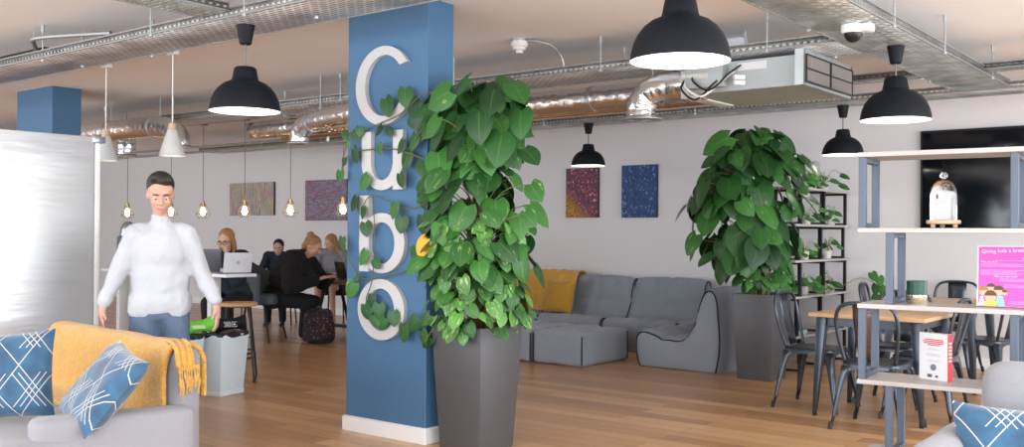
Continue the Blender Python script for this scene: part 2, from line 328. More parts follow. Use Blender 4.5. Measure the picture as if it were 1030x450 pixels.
# ------------------------------------------------------------------ mesh helpers
class MB:
    def __init__(s): s.v = []; s.f = []; s.uv = {}
    def add(s, vs, fs, T=None, uvs=None):
        o = len(s.v)
        s.v += [tuple((T @ Vector(v)) if T else v) for v in vs]
        for k, f in enumerate(fs):
            if uvs: s.uv[len(s.f)] = uvs[k]
            s.f.append(tuple(i+o for i in f))
        return s
    def box(s, x0, x1, y0, y1, z0, z1, T=None):
        v = [(x0,y0,z0),(x1,y0,z0),(x1,y1,z0),(x0,y1,z0),(x0,y0,z1),(x1,y0,z1),(x1,y1,z1),(x0,y1,z1)]
        return s.add(v, [(0,3,2,1),(4,5,6,7),(0,1,5,4),(1,2,6,5),(2,3,7,6),(3,0,4,7)], T)
    def frustum(s, b0, b1, z0, z1, T=None):
        (ax0,ax1,ay0,ay1), (bx0,bx1,by0,by1) = b0, b1
        v = [(ax0,ay0,z0),(ax1,ay0,z0),(ax1,ay1,z0),(ax0,ay1,z0),(bx0,by0,z1),(bx1,by0,z1),(bx1,by1,z1),(bx0,by1,z1)]
        return s.add(v, [(0,3,2,1),(4,5,6,7),(0,1,5,4),(1,2,6,5),(2,3,7,6),(3,0,4,7)], T)
    def tube(s, pts, r, n=8, T=None, closed=False, caps=True):
        P = [Vector(p) for p in pts]; m = len(P); rr = r if isinstance(r, (list, tuple)) else [r]*m
        vs = []; up = None
        for i in range(m):
            if closed: t = P[(i+1) % m] - P[i-1]
            else: t = P[min(i+1, m-1)] - P[max(i-1, 0)]
            t = t.normalized() if t.length > 1e-9 else Vector((0, 0, 1))
            if up is None:
                up = Vector((0, 0, 1)) if abs(t.z) < .9 else Vector((1, 0, 0))
            a = (up - t*up.dot(t))
            a = a.normalized() if a.length > 1e-6 else t.orthogonal().normalized()
            up = a; b = t.cross(a)
            for k in range(n):
                an = 2*PI*k/n; vs.append(P[i] + (a*math.cos(an) + b*math.sin(an))*rr[i])
        fs = []
        for i in range(m if closed else m-1):
            j = (i+1) % m
            for k in range(n):
                fs.append((i*n+k, i*n+(k+1) % n, j*n+(k+1) % n, j*n+k))
        if caps and not closed:
            fs.append(tuple(range(n))[::-1]); fs.append(tuple((m-1)*n+k for k in range(n)))
        return s.add(vs, fs, T)
    def lathe(s, prof, n=32, T=None):
        vs = []; fs = []
        for r, z in prof:
            for k in range(n): vs.append((r*math.cos(2*PI*k/n), r*math.sin(2*PI*k/n), z))
        for i in range(len(prof)-1):
            for k in range(n): fs.append((i*n+k, i*n+(k+1) % n, (i+1)*n+(k+1) % n, (i+1)*n+k))
        if prof[0][0] > 1e-4: fs.append(tuple(range(n))[::-1])
        if prof[-1][0] > 1e-4: fs.append(tuple((len(prof)-1)*n+k for k in range(n)))
        return s.add(vs, fs, T)
    def shell(s, prof, n=32, T=None):
        """lathe left open at both ends"""
        vs = []; fs = []
        for r, z in prof:
            for k in range(n): vs.append((r*math.cos(2*PI*k/n), r*math.sin(2*PI*k/n), z))
        for i in range(len(prof)-1):
            for k in range(n): fs.append((i*n+k, i*n+(k+1) % n, (i+1)*n+(k+1) % n, (i+1)*n+k))
        return s.add(vs, fs, T)
    def ball(s, c, r, n=12, T=None):
        rx, ry, rz = r if isinstance(r, (tuple, list)) else (r, r, r)
        vs = []; fs = []
        h = max(6, n//2+1)
        for i in range(h+1):
            t = PI*i/h
            for k in range(n):
                a = 2*PI*k/n
                vs.append((c[0]+rx*math.sin(t)*math.cos(a), c[1]+ry*math.sin(t)*math.sin(a), c[2]-rz*math.cos(t)))
        for i in range(h):
            for k in range(n): fs.append((i*n+k, i*n+(k+1) % n, (i+1)*n+(k+1) % n, (i+1)*n+k))
        return s.add(vs, fs, T)
    def prism(s, poly, d0, d1, T=None):
        """poly in x,z, extruded along y"""
        n = len(poly); vs = [(x, d0, z) for x, z in poly] + [(x, d1, z) for x, z in poly]
        fs = [tuple(range(n)), tuple(range(2*n-1, n-1, -1))] + [(i, i+n, (i+1) % n+n, (i+1) % n) for i in range(n)]
        return s.add(vs, fs, T)
    def ring(s, outer, inner, d0, d1, closed=True, T=None):
        n = len(outer); vs = []
        for p in (outer, inner):
            for y in (d0, d1): vs += [(x, y, z) for x, z in p]
        fs = []
        for i in range(n if closed else n-1):
            j = (i+1) % n
            fs += [(i, j, 2*n+j, 2*n+i), (n+i, 3*n+i, 3*n+j, n+j), (i, n+i, n+j, j), (2*n+i, 2*n+j, 3*n+j, 3*n+i)]
        if not closed:
            for i in (0, n-1): fs.append((i, 2*n+i, 3*n+i, n+i))
        return s.add(vs, fs, T)
    def build(s, name, mat, parent=None, smooth=35, bevel=0, seg=2, subd=0, fix=True):
        me = bpy.data.meshes.new(name); me.from_pydata([tuple(v) for v in s.v], [], s.f); me.update()
        if s.uv:
            ul = me.uv_layers.new(name='UVMap')
            for fi, p in enumerate(me.polygons):
                if fi in s.uv:
                    for li, q in zip(p.loop_indices, s.uv[fi]): ul.data[li].uv = q
        if fix:
            bm = bmesh.new(); bm.from_mesh(me)
            bmesh.ops.remove_doubles(bm, verts=bm.verts, dist=1e-6)
            bmesh.ops.recalc_face_normals(bm, faces=bm.faces)
            if bevel:
                es = [e for e in bm.edges if len(e.link_faces) == 2 and e.calc_face_angle(0) > R(30)]
                bmesh.ops.bevel(bm, geom=es, offset=bevel, segments=seg, profile=.5, affect='EDGES', clamp_overlap=True)
            bm.to_mesh(me); bm.free()
        if mat: me.materials.append(mat)
        for p in me.polygons: p.use_smooth = True
        if smooth < 180: me.set_sharp_from_angle(angle=R(smooth))
        o = bpy.data.objects.new(name, me); col.objects.link(o)
        if parent: o.parent = parent
        if subd:
            md = o.modifiers.new('subdivision', 'SUBSURF'); md.levels = subd; md.render_levels = subd
        return o

def tag(o, label=None, cat=None, group=None, kind=None):
    if label: o['label'] = label
    if cat: o['category'] = cat
    if group: o['group'] = group
    if kind: o['kind'] = kind
    return o
def thing(name, loc, label, cat, rz=0, group=None, scale=1):
    o = bpy.data.objects.new(name, None); col.objects.link(o); o.empty_display_size = .1
    o.location = loc; o.rotation_euler = (0, 0, rz); o.scale = (scale,)*3
    return tag(o, label, cat, group)
def struct(o): o['kind'] = 'structure'; return o
def copy_tree(o, parent=None):
    c = o.copy(); col.objects.link(c)
    if parent: c.parent = parent
    for ch in list(o.children): copy_tree(ch, c)
    return c
def dup(root, loc, rz, label, group=None, scale=None):
    c = copy_tree(root); c.location = loc; c.rotation_euler = (0, 0, rz); c['label'] = label
    if group: c['group'] = group
    if scale: c.scale = (scale,)*3
    return c
def TR(loc=(0, 0, 0), rot=(0, 0, 0), s=1): return Matrix.LocRotScale(Vector(loc), Euler(rot), Vector((s, s, s)) if not isinstance(s, tuple) else Vector(s))
def rrect(w, d, r, n=5, cx=0, cy=0):
    p = []
    for sx, sy, a0 in ((1, 1, 0), (-1, 1, 90), (-1, -1, 180), (1, -1, 270)):
        for k in range(n+1):
            a = R(a0+90*k/n); p.append((cx+sx*(w/2-r)+r*math.cos(a), cy+sy*(d/2-r)+r*math.sin(a)))
    return p

def grid_mesh(name, nu, nv, fn, mat, parent=None, thick=0, uv=True, subd=0, closed_u=False):
    mb = MB(); vs = []; fs = []; uvs = []
    for j in range(nv+1):
        for i in range(nu+1): vs.append(fn(i/nu, j/nv))
    for j in range(nv):
        for i in range(nu):
            a = j*(nu+1)+i; fs.append((a, a+1, a+nu+2, a+nu+1))
            uvs.append(((i/nu, j/nv), ((i+1)/nu, j/nv), ((i+1)/nu, (j+1)/nv), (i/nu, (j+1)/nv)))
    mb.add(vs, fs, None, uvs)
    o = mb.build(name, mat, parent, smooth=180, fix=False)
    if thick:
        md = o.modifiers.new('thickness', 'SOLIDIFY'); md.thickness = thick; md.offset = 0
    if subd:
        md = o.modifiers.new('subdivision', 'SUBSURF'); md.levels = subd; md.render_levels = subd
    return o

def softbox(mb, c, s, r, n=10, fn=None, T=None):
    """rounded box made of a fine grid, with an optional displacement fn(p, normal) -> offset"""
    hx, hy, hz = s[0]/2, s[1]/2, s[2]/2
    def mp(p):
        q = Vector((max(-hx+r, min(hx-r, p[0]*hx)), max(-hy+r, min(hy-r, p[1]*hy)), max(-hz+r, min(hz-r, p[2]*hz))))
        full = Vector((p[0]*hx, p[1]*hy, p[2]*hz)); d = full - q
        if d.length > 1e-7:
            nn = d.normalized(); q = q + nn*r
        else: nn = Vector((0, 0, 1))
        if fn: q = q + fn(q, nn)
        return q + Vector(c)
    for ax in range(3):
        for sg in (-1, 1):
            vs = []; fs = []
            for j in range(n+1):
                for i in range(n+1):
                    u = math.sin((i/n-.5)*PI*.92)/math.sin(.46*PI); v = math.sin((j/n-.5)*PI*.92)/math.sin(.46*PI)
                    p = [0, 0, 0]; p[ax] = sg; p[(ax+1) % 3] = u; p[(ax+2) % 3] = v
                    vs.append(mp(p))
            for j in range(n):
                for i in range(n):
                    a = j*(n+1)+i; fs.append((a, a+1, a+n+2, a+n+1) if sg > 0 else (a, a+n+1, a+n+2, a+1))
            mb.add(vs, fs, T)
    return mb

def pillow(name, w, h, t, mat, parent=None, T=None, n=22, seed=0):
    """square scatter cushion with pointed corners; local x,z plane, thickness along y"""
    mb = MB()
    for sg in (-1, 1):
        vs = []; fs = []; uvs = []
        for j in range(n+1):
            for i in range(n+1):
                u = 2*i/n-1; v = 2*j/n-1
                e = max(0, (1-u**4))*max(0, (1-v**4))
                pin = 1-.075*(1-u*u)*abs(v)**3; pin2 = 1-.075*(1-v*v)*abs(u)**3
                x = u*w/2*pin2; z = v*h/2*pin
                wob = .012*noise.noise(Vector((u*2.2+seed, v*2.2, seed)))*e
                y = sg*(t/2*e**.55 + wob)
                vs.append((x, y, z))
        for j in range(n):
            for i in range(n):
                a = j*(n+1)+i
                q = (a, a+1, a+n+2, a+n+1); qu = ((i/n, j/n), ((i+1)/n, j/n), ((i+1)/n, (j+1)/n), (i/n, (j+1)/n))
                if sg > 0: q = q[::-1]; qu = qu[::-1]
                fs.append(q); uvs.append(qu)
        mb.add(vs, fs, T, uvs)
    return mb.build(name, mat, parent, smooth=180, fix=False)

# ---- leaves
LEAF_W = [(0, .52), (.06, .74), (.16, .94), (.3, 1.0), (.45, .95), (.6, .82), (.75, .62), (.88, .34), (1, .02)]
def leaf(mb, base, tip_dir, normal, size, droop=.25, fold=.16, wide=.92):
    t = tip_dir.normalized(); n = normal - t*normal.dot(t)
    n = n.normalized() if n.length > 1e-4 else t.orthogonal().normalized()
    s = t.cross(n)
    vs = []; fs = []; uvs = []
    us = (-1, -.55, 0, .55, 1)
    for v, wv in LEAF_W:
        for u in us:
            x = u*wv*size*wide/2
            y = size*(v - .20*abs(u)**1.2*(1-v)**4*1.0)
            z = abs(u)*wv*size*fold*.5 - droop*size*v*v - abs(u)**2*wv*size*.12
            vs.append(base + s*x + t*y + n*z)
    for j in range(len(LEAF_W)-1):
        for i in range(4):
            a = j*5+i; fs.append((a, a+1, a+6, a+5))
            v0, v1 = LEAF_W[j][0], LEAF_W[j+1][0]
            uvs.append((((us[i]+1)/2, v0), ((us[i+1]+1)/2, v0), ((us[i+1]+1)/2, v1), ((us[i]+1)/2, v1)))
    mb.add(vs, fs, None, uvs)

def catmull(pts, k=6):
    P = [Vector(p) for p in pts]; out = []
    for i in range(len(P)-1):
        p0, p1, p2, p3 = P[max(i-1, 0)], P[i], P[i+1], P[min(i+2, len(P)-1)]
        for j in range(k):
            t = j/k
            out.append(.5*((2*p1)+(p2-p0)*t+(2*p0-5*p1+4*p2-p3)*t*t+(3*p1-p0-3*p2+p3)*t**3))
    out.append(P[-1]); return out

def text_mesh(body, size, T, depth=.001, align='LEFT'):
    cu = bpy.data.curves.new('txt', 'FONT'); cu.body = body; cu.size = size; cu.extrude = depth/2; cu.align_x = align; cu.resolution_u = 3
    o = bpy.data.objects.new('txt', cu); col.objects.link(o)
    dg = bpy.context.evaluated_depsgraph_get(); me = bpy.data.meshes.new_from_object(o.evaluated_get(dg))
    mb = MB(); mb.add([T @ v.co for v in me.vertices], [tuple(p.vertices) for p in me.polygons])
    bpy.data.objects.remove(o); bpy.data.curves.remove(cu); bpy.data.meshes.remove(me)
    return mb

# =================================================================== SETTING
CZ = 2.96
struct(MB().box(-26, 3.2, -3.4, 11.5, -.2, 0).build('floor', m_floor))
struct(MB().box(-26, 3.2, -3.4, 11.5, CZ, CZ+.2).build('ceiling', m_ceiling))
struct(MB().box(-26, 3.2, 11.25, 11.45, 0, CZ).build('wall_back', m_wall))
struct(MB().box(-26.2, -26, -3.4, 11.5, 0, CZ).build('wall_left', m_wall))
struct(MB().box(-26, 3.0, 11.232, 11.2505, 0, .115).build('baseboard_back', m_trim, bevel=.004))
# front wall (behind the camera) and right wall, both mostly window
def window_wall(name, horiz, a0, a1, pos, piers):
    mb = MB()
    def bx(p0, p1, z0, z1):
        if horiz: mb.box(p0, p1, pos-.1, pos+.1, z0, z1)
        else: mb.box(pos-.1, pos+.1, p0, p1, z0, z1)
    bx(a0, a1, 0, .4); bx(a0, a1, 2.7, CZ)
    for p in piers: bx(p[0], p[1], .4, 2.7)
    return struct(mb.build(name, m_wall))
window_wall('wall_front', True, -26, 3.2, -3.3, [(-26, -22.2), (-11, -10.8), (1.9, 3.2)])
window_wall('wall_right', False, -3.2, 11.25, 3.1, [(-3.2, -2.6), (3.6, 4.0), (10.4, 11.25)])
def window(n, horiz, a0, a1, pos, cnt):
    mb = MB()
    def bx(p0, p1, z0, z1):
        if horiz: mb.box(p0, p1, pos-.03, pos+.03, z0, z1)
        else: mb.box(pos-.03, pos+.03, p0, p1, z0, z1)
    bx(a0, a1, .4, .46); bx(a0, a1, 2.64, 2.7)
    for k in range(cnt+1):
        p = a0+(a1-a0)*k/cnt; bx(p-.03, p+.03, .4, 2.7)
    struct(mb.build('window_%d' % n, m_shelfsteel))
window(1, True, -10.8, 1.9, -3.3, 8); window(2, True, -22.2, -11, -3.3, 7)
window(3, False, -2.6, 3.6, 3.1, 4); window(4, False, 4.0, 10.4, 3.1, 4)

# ---- blue columns
def column(name, x0, x1, y0, y1, label):
    t = thing(name, ((x0+x1)/2, (y0+y1)/2, 0), label, 'column')
    hx, hy = (x1-x0)/2, (y1-y0)/2
    MB().box(-hx, hx, -hy, hy, 0, CZ).build('shaft', m_blue, t, bevel=.004, seg=1)
    k = .018
    mb = MB(); mb.frustum((-hx-k, hx+k, -hy-k, hy+k), (-hx-k, hx+k, -hy-k, hy+k), 0, .098)
    mb.frustum((-hx-k, hx+k, -hy-k, hy+k), (-hx-.006, hx+.006, -hy-.006, hy+.006), .098, .106)
    mb.build('skirting', m_trim, t, bevel=.002, seg=1)
    return t
column('blue_column', -5.272, -4.498, 4.762, 5.02, 'tall blue square column carrying big white letters beside the large grey planter')
column('blue_column', -11.29, -10.489, 5.24, 5.566, 'dark blue column rising behind the steel fridge at the left')

# ---- letters on the column
def ell(cx, cz, rx, rz, a0, a1, n=40): return [(cx+rx*math.cos(R(a0+(a1-a0)*k/n)), cz+rz*math.sin(R(a0+(a1-a0)*k/n))) for k in range(n+1)]
LX, LY0, LY1 = -4.885, 4.728, 4.762
lg = 'white letters fixed to the blue column'
def letter(mb, label):
    o = mb.build('letter', m_letter, None, smooth=30); tag(o, label, 'letter', lg)
letter(MB().ring(ell(LX, 2.406, .27, .271, 32, 328), ell(LX+.01, 2.406, .185, .208, 38, 322), LY0, LY1, closed=False), 'big white capital letter C, topmost on the blue column')
o_ = [(-5.09, 2.095), (-5.09, 1.89)] + ell(LX-.015, 1.89, .19, .20, 180, 270, 12)[1:] + ell(LX-.015, 1.89, .19, .20, 270, 318, 6)[1:]
uo = [(-5.09, 2.095), (-5.09, 1.888)] + ell(LX-.005, 1.888, .20, .198, 180, 360, 24)[1:] + [(-4.69, 2.095)]
ui = [(-4.997, 2.095), (-4.997, 1.888)] + ell(LX-.005, 1.888, .107, .130, 180, 360, 24)[1:] + [(-4.783, 2.095)]
mb = MB().ring(uo, ui, LY0, LY1, closed=False); mb.box(-4.782, -4.689, LY0-.0015, LY1, 1.692, 2.0945)
letter(mb, 'white lowercase letter u below the C on the blue column')
mb = MB().ring(ell(LX-.005, 1.328, .222, .206, 0, 360)[:-1], ell(LX-.005, 1.328, .128, .143, 0, 360)[:-1], LY0, LY1); mb.box(-5.106, -5.012, LY0-.0015, LY1, 1.13, 1.656)
letter(mb, 'white lowercase letter b with tall stem, third letter on the blue column')
letter(MB().ring(ell(LX-.008, .873, .226, .209, 0, 360)[:-1], ell(LX-.008, .873, .132, .144, 0, 360)[:-1], LY0, LY1), 'white letter o, lowest on the blue column, with vine leaves over it')

# =================================================================== CEILING SERVICES
def tray(name, x0, x1, y0, y1, z, h, label, along='x', mat=None, lipmat=None):
    t = thing(name, ((x0+x1)/2, (y0+y1)/2, z), label, 'cable tray')
    hx, hy = (x1-x0)/2, (y1-y0)/2
    def sheet(nm, vs, uvsz, m):
        mb = MB(); mb.add(vs, [(0, 1, 2, 3)], None, [((0, 0), (uvsz[0], 0), (uvsz[0], uvsz[1]), (0, uvsz[1]))])
        o = mb.build(nm, m, t, fix=False); md = o.modifiers.new('thickness', 'SOLIDIFY'); md.thickness = .003
        return o
    if along == 'x':
        sheet('tray_base', [(-hx, -hy, 0), (hx, -hy, 0), (hx, hy, 0), (-hx, hy, 0)], (2*hx, 2*hy), mat or m_perf)
        for s in (-1, 1): sheet('side_rail', [(-hx, s*hy, 0), (hx, s*hy, 0), (hx, s*hy, h), (-hx, s*hy, h)], (2*hx, h), lipmat or m_lip)
        e = MB()
        for s in (-1, 1): e.box(-hx, hx, s*hy-.004, s*hy+.004, h-.004, h+.006); e.box(-hx, hx, s*hy-.004, s*hy+.004, -.006, .004)
    else:
        sheet('tray_base', [(-hx, -hy, 0), (hx, -hy, 0), (hx, hy, 0), (-hx, hy, 0)], (2*hx, 2*hy), mat or m_perf)
        for s in (-1, 1): sheet('side_rail', [(s*hx, -hy, 0), (s*hx, hy, 0), (s*hx, hy, h), (s*hx, -hy, h)], (2*hy, h), lipmat or m_lip)
        e = MB()
        for s in (-1, 1): e.box(s*hx-.004, s*hx+.004, -hy, hy, h-.004, h+.006); e.box(s*hx-.004, s*hx+.004, -hy, hy, -.006, .004)
    e.build('rolled_edge', m_railedge, t)
    return t
TZ = 2.70
near = tray('cable_tray', -16, .6, 3.60, 4.04, TZ, .05, 'wide foil-lined metal tray crossing the top left above the fridge', mat=m_foilsheet)
long_ = tray('cable_tray', -16, -2.40, 6.52, 7.02, TZ, .055, 'long galvanised tray running behind the blue column to the air unit', mat=m_foilsheet)
big = tray('cable_tray', -2.39, -1.93, 2.2, 9.35, TZ, .055, 'broad slotted tray running away from the viewer above the right side', along='y')
tray('cable_tray', -5.31, -5.02, -1.5, 3.58, TZ+.03, .045, 'narrow slotted tray joining the foil-lined tray at the top left', along='y')
tray('cable_tray', -14, 2.8, 9.42, 9.84, TZ, .05, 'slim slotted tray running close to the back wall above the paintings')
tray('cable_tray', -3.4, 2.8, 8.45, 8.62, TZ+.03, .045, 'short slim tray at the right between the broad tray and back wall')
# light and dark cables lying in the broad tray
for k, (x, m, lb) in enumerate(((-2.30, m_cord, 'grey cable bundle lying along the left rail of the broad tray'), (-2.22, m_white, 'white cable lying in the middle of the broad tray'), (-2.05, m_cord, 'grey cable bundle lying along the right rail of the broad tray'))):
    pts = [(x+.02*math.sin(j*1.7+k), 2.4+j*.45, TZ+.018) for j in range(15)]
    o = MB().tube(catmull(pts, 3), .011, 6).build('cable', m); tag(o, lb, 'cable')

# threaded rods
rod_spots = [(-7.44, 3.64), (-7.45, 3.96), (-6.6, 4.04), (-5.9, 3.60), (-4.9, 3.6), (-4.6, 3.9), (-4.29, 6.52), (-4.38, 7.02), (-5.84, 6.52), (-2.90, 6.52), (-3.3, 7.02), (-2.6, 7.02),
             (-1.93, 8.717), (-1.93, 7.32), (-1.93, 6.2), (-2.39, 8.6), (-2.39, 6.0), (-11.7, 6.52), (-7.33, 6.52), (-10.2, 6.52), (-8.8, 7.02), (-9.2, 9.42), (-7.0, 9.42), (-5.0, 9.42), (-3.2, 8.45), (-.8, 9.42), (-9.6, 9.84), (-11, 9.42)]
rl = {0: 'on the near rail of the foil-lined tray above the fridge', 6: 'on the front rail of the tray left of the big black pendant'}
rod0 = None
for k, (x, y) in enumerate(rod_spots):
    if rod0 is None:
        rod0 = thing('hanger_rod', (x, y, TZ-.02), '', 'rod'); 
        MB().tube([(0, 0, 0), (0, 0, CZ-TZ+.02)], .006, 6).build('rod', m_galv, rod0)
        MB().lathe([(0, .226), (.013, .226), (.013, .28), (0, .28)], 8).build('anchor_cap', m_galv, rod0)
        MB().lathe([(0, 0), (.013, 0), (.013, .014), (0, .014)], 6).build('nut', m_galv, rod0)
        r_ = rod0
    else: r_ = dup(rod0, (x, y, TZ-.02), 0, '')
    where = 'foil-lined tray at the top left' if y < 4.1 else 'long tray behind the blue column' if y < 7.1 and x < -2.5 else 'broad tray above the right side' if x > -2.5 and y < 9 else 'slim tray near the back wall'
    r_['label'] = 'thin galvanised hanger rod between ceiling and the ' + where
    r_['group'] = 'hanger rods holding the ' + where

# ducts
def duct(name, pts, r, label, collar=None, rough=.0, n=22, bands=True):
    t = thing(name, pts[0], label, 'duct'); o = Vector(pts[0])
    P = catmull([Vector(p)-o for p in pts], 8)
    rr = [r*(1+rough*math.sin(i*2.3)+rough*.6*math.sin(i*.9)) for i in range(len(P))]
    MB().tube(P, rr, n).build('foil_sleeve', m_foil, t, smooth=180, fix=False)
    if bands:
        L_ = 0; mb = MB()
        for i in range(1, len(P)):
            L_ += (P[i]-P[i-1]).length
            if L_ > .9:
                L_ = 0; d = (P[i]-P[i-1]).normalized()*.02; MB().tube([P[i]-d, P[i]+d], r*1.05, n).build('joint_band', m_galv, t)
    for q in (P[len(P)//4], P[len(P)//2]):
        MB().tube([q, (q.x, q.y, CZ-o.z)], .005, 6).build('hanging_strap', m_galv, t)
    if collar:
        e = P[-1]; mb = MB(); mb.lathe([(r*.8, .06), (r*.98, .03), (r*1.5, .004), (r*1.5, 0), (r*.9, -.004), (r*.75, .05)], 24, TR(e)); mb.build('outlet_rim', m_galv, t)
    return t
duct('foil_duct', [(-9.6, 7.2, 2.585), (-8, 7.2, 2.585), (-6.5, 7.2, 2.585), (-5, 7.2, 2.585), (-3.62, 7.2, 2.585)], .105, 'long straight foil-wrapped duct between the blue column and air unit', rough=.012)
duct('foil_duct', [(-3.50, 6.78, 2.54), (-3.72, 6.76, 2.55), (-3.94, 6.73, 2.52), (-4.03, 6.72, 2.42), (-4.03, 6.72, 2.30)], .115, 'foil elbow duct turning down beside the big black pendant', collar=True, rough=.03, bands=False)
duct('foil_duct', [(-13.2, 6.3, 2.60), (-11.5, 6.3, 2.60), (-10.4, 6.3, 2.60), (-9.95, 6.3, 2.56), (-9.76, 6.3, 2.46), (-9.74, 6.3, 2.33)], .12, 'foil duct elbow pointing down behind the white cone pendant', collar=True, rough=.02)
duct('foil_duct', [(-11.85, 6.9, 2.66), (-11.85, 6.9, 2.52), (-11.85, 6.9, 2.36)], .115, 'short foil duct stub above the standing man', collar=True, rough=.02, bands=False)
duct('foil_duct', [(-4.9, 6.15, 2.545), (-6.5, 6.3, 2.53), (-7.6, 6.5, 2.52), (-8.0, 6.6, 2.46), (-8.06, 6.62, 2.31)], .10, 'foil elbow duct turning down left of the blue column', collar=True, rough=.03)
# pipes near the back wall
for (pts, r, m, lb) in [
    ([(-9.5, 7.55, 2.52), (-3.2, 7.55, 2.52)], .022, m_copper, 'copper coloured pipe below the straight foil duct'),
    ([(-9.5, 7.75, 2.58), (-3.2, 7.75, 2.58)], .03, m_galv, 'silver lagged pipe behind the straight foil duct'),
    ([(-16, 8.6, 2.58), (-8.4, 8.6, 2.58)], .016, m_galv, 'thin steel conduit along the back above the left paintings'),
    ([(-16, 8.9, 2.70), (-7.5, 8.9, 2.70)], .016, m_galv, 'upper thin steel conduit near the back wall at the left'),
    ([(-8.2, 7.2, 2.79), (-8.6, 7.2, 2.79), (-12.6, 7.2, 2.79)], .012, m_dark, 'dark track carrying the caged bulb pendants'),
    ([(-10.3, 7.6, 2.74), (-8.95, 7.6, 2.74), (-8.8, 7.6, 2.70), (-8.75, 7.6, 2.6), (-8.75, 7.6, 2.45)], .018, m_galv, 'bent steel conduit behind the left black pendant'),
    ([(-7.75, 3.78, 2.76), (-7.62, 3.66, 2.84), (-7.45, 3.62, 2.86), (-6.75, 3.8, 2.84)], .018, m_railedge, 'bent dark conduit over the foil-lined tray at top left'),
    ([(-1.35, 9.28, 2.76), (-1.35, 9.28, 2.84), (-1.28, 9.1, 2.88), (-.9, 8.2, 2.88)], .022, m_galv, 'bent grey pipe above the slim tray at the right edge')]:
    o = MB().tube(catmull(pts, 4) if len(pts) > 2 else pts, r, 8).build('pipe', m); tag(o, lb, 'pipe')
    pa = pts[0] if len(pts) > 2 else tuple(pts[0][i]*.3+pts[1][i]*.7 for i in range(3)); n_h = 0
    for f in ((.08, .35, .62, .9) if len(pts) == 2 or lb.startswith('dark track') else (.5,)):
        q = (pts[0][0]+(pts[-1][0]-pts[0][0])*f, pts[0][1], pts[0][2]) if len(pts) == 2 or lb.startswith('dark') else pts[1]
        MB().tube([q, (q[0], q[1], CZ)], .004, 6).build('drop_hanger', m_galv, o)
tag(MB().box(-9.6, -7.6, 3.72, 3.96, 2.76, 2.83).build('dark_cable_trunking', m_dark, bevel=.02), 'dark trunking lying in the tray at the top left corner', 'trunking')

# air unit
t = thing('air_conditioning_unit', (-2.62, 6.95, 2.44), 'grey ceiling air conditioning unit with two filter panels and loose cables', 'air unit')
MB().box(-.92, -.02, -.38, .45, 0, .215).build('casing', m_galvpaint, t, bevel=.004, seg=1)
mb = MB()
mb.box(-.06, 0, -.45, .47, -.012, .008); mb.box(-.06, 0, -.45, .47, .205, .235); mb.box(-.06, 0, -.47, -.44, -.012, .235); mb.box(-.06, 0, .45, .47, -.012, .235)
mb.build('flange', m_galv, t)
for y0, y1 in ((-.435, -.005), (.015, .445)):
    f = MB().box(-.02, .004, y0, y1, .012, .2).build('filter_panel', m_grille, t)
    mb = MB()
    for k in range(19): mb.box(.004, .012, y0+.012+k*.0222, y0+.020+k*.0222, .016, .196)
    mb.build('filter_pleats', M('pleat_grey', (.30, .27, .25), .9) if 'pleat_grey' not in bpy.data.materials else bpy.data.materials['pleat_grey'], f)
    mb = MB(); mb.box(.006, .016, y0, y1, .098, .108); mb.box(.006, .016, y0-.006, y0+.004, .01, .2); mb.box(.006, .016, y1-.004, y1+.006, .01, .2); mb.box(.006, .016, y0, y1, .192, .202); mb.box(.006, .016, y0, y1, .01, .018); mb.build('filter_frame', m_dark, f)
MB().box(-.52, -.30, -.388, -.38, .14, .195).build('rating_plate', m_paper, t)
MB().box(-.90, -.60, -.47, -.38, .03, .19).build('junction_box', m_galvpaint, t, bevel=.004)
for k, (a, b, z, s) in enumerate(((-.92, -.55, .12, -.10), (-.86, -.50, .16, -.06), (-.95, -.62, .10, -.12))):
    MB().tube(catmull([(a, -.40, z), (a+.04, -.50, z-.08), ((a+b)/2, -.52, s+.06), (b-.04, -.49, z-.05), (b, -.385, z+.02)], 6), .008, 6).build('cable', m_white if k == 0 else m_dark, t)
for x, z in ((-.52, .09), (-.52, .05), (-.74, .12)): MB().tube([(x, -.45, z), (x+.05, -.385, z)], .018, 10).build('cable_gland', m_white, t)
MB().tube([(-.93, -.44, .13), (-.72, -.46, .11)], .028, 12).build('pipe_stub', m_beige, t)
MB().box(-1.03, -.90, -.30, .34, -.01, .20).build('duct_spigot_box', m_beige, t, bevel=.004)

# detector with conduit, dome camera, smoke detectors
t = thing('heat_detector', (-4.87, 6.22, CZ), 'white ceiling detector with curved conduit right of the blue column', 'detector')
MB().lathe([(0, 0), (.06, 0), (.06, -.02), (0, -.02)][::-1], 20).build('mount', m_galv, t)
MB().lathe([(0, -.115), (.028, -.115), (.03, -.095), (.05, -.09), (.055, -.07), (.068, -.06), (.07, -.022), (0, -.022)], 24).build('sensor_head', m_white, t)
MB().tube(catmull([(.03, 0, -.02), (.14, .06, -.025), (.20, .16, -.05), (.215, .27, -.12), (.215, .33, -.24)], 5), .014, 8).build('conduit', m_galv, t)
t = thing('dome_camera', (-2.13, 6.05, TZ), 'white security dome camera under the broad slotted tray', 'camera')
MB().lathe([(0, -.055), (.066, -.055), (.072, -.045), (.072, -.005), (.06, 0), (0, 0)], 28).build('housing', m_white, t)
MB().lathe([(0, -.112), (.02, -.108), (.04, -.095), (.053, -.072), (.056, -.052), (0, -.052)], 24).build('dome', m_dark, t)
MB().box(.06, .12, -.045, .045, -.055, -.005).build('bracket', m_white, t, bevel=.01)
t = thing('smoke_detector', (-3.0, 10.1, CZ), 'flat round white disc on the ceiling by the slim tray', 'detector')
MB().lathe([(0, -.045), (.12, -.045), (.17, -.03), (.18, 0), (0, 0)], 32).build('disc', m_white, t)
t = thing('sensor_box', (-3.5, 7.25, CZ), 'small white box on the ceiling above the air unit', 'sensor')
MB().box(-.09, .09, -.05, .05, -.06, 0).build('box', m_white, t, bevel=.008)
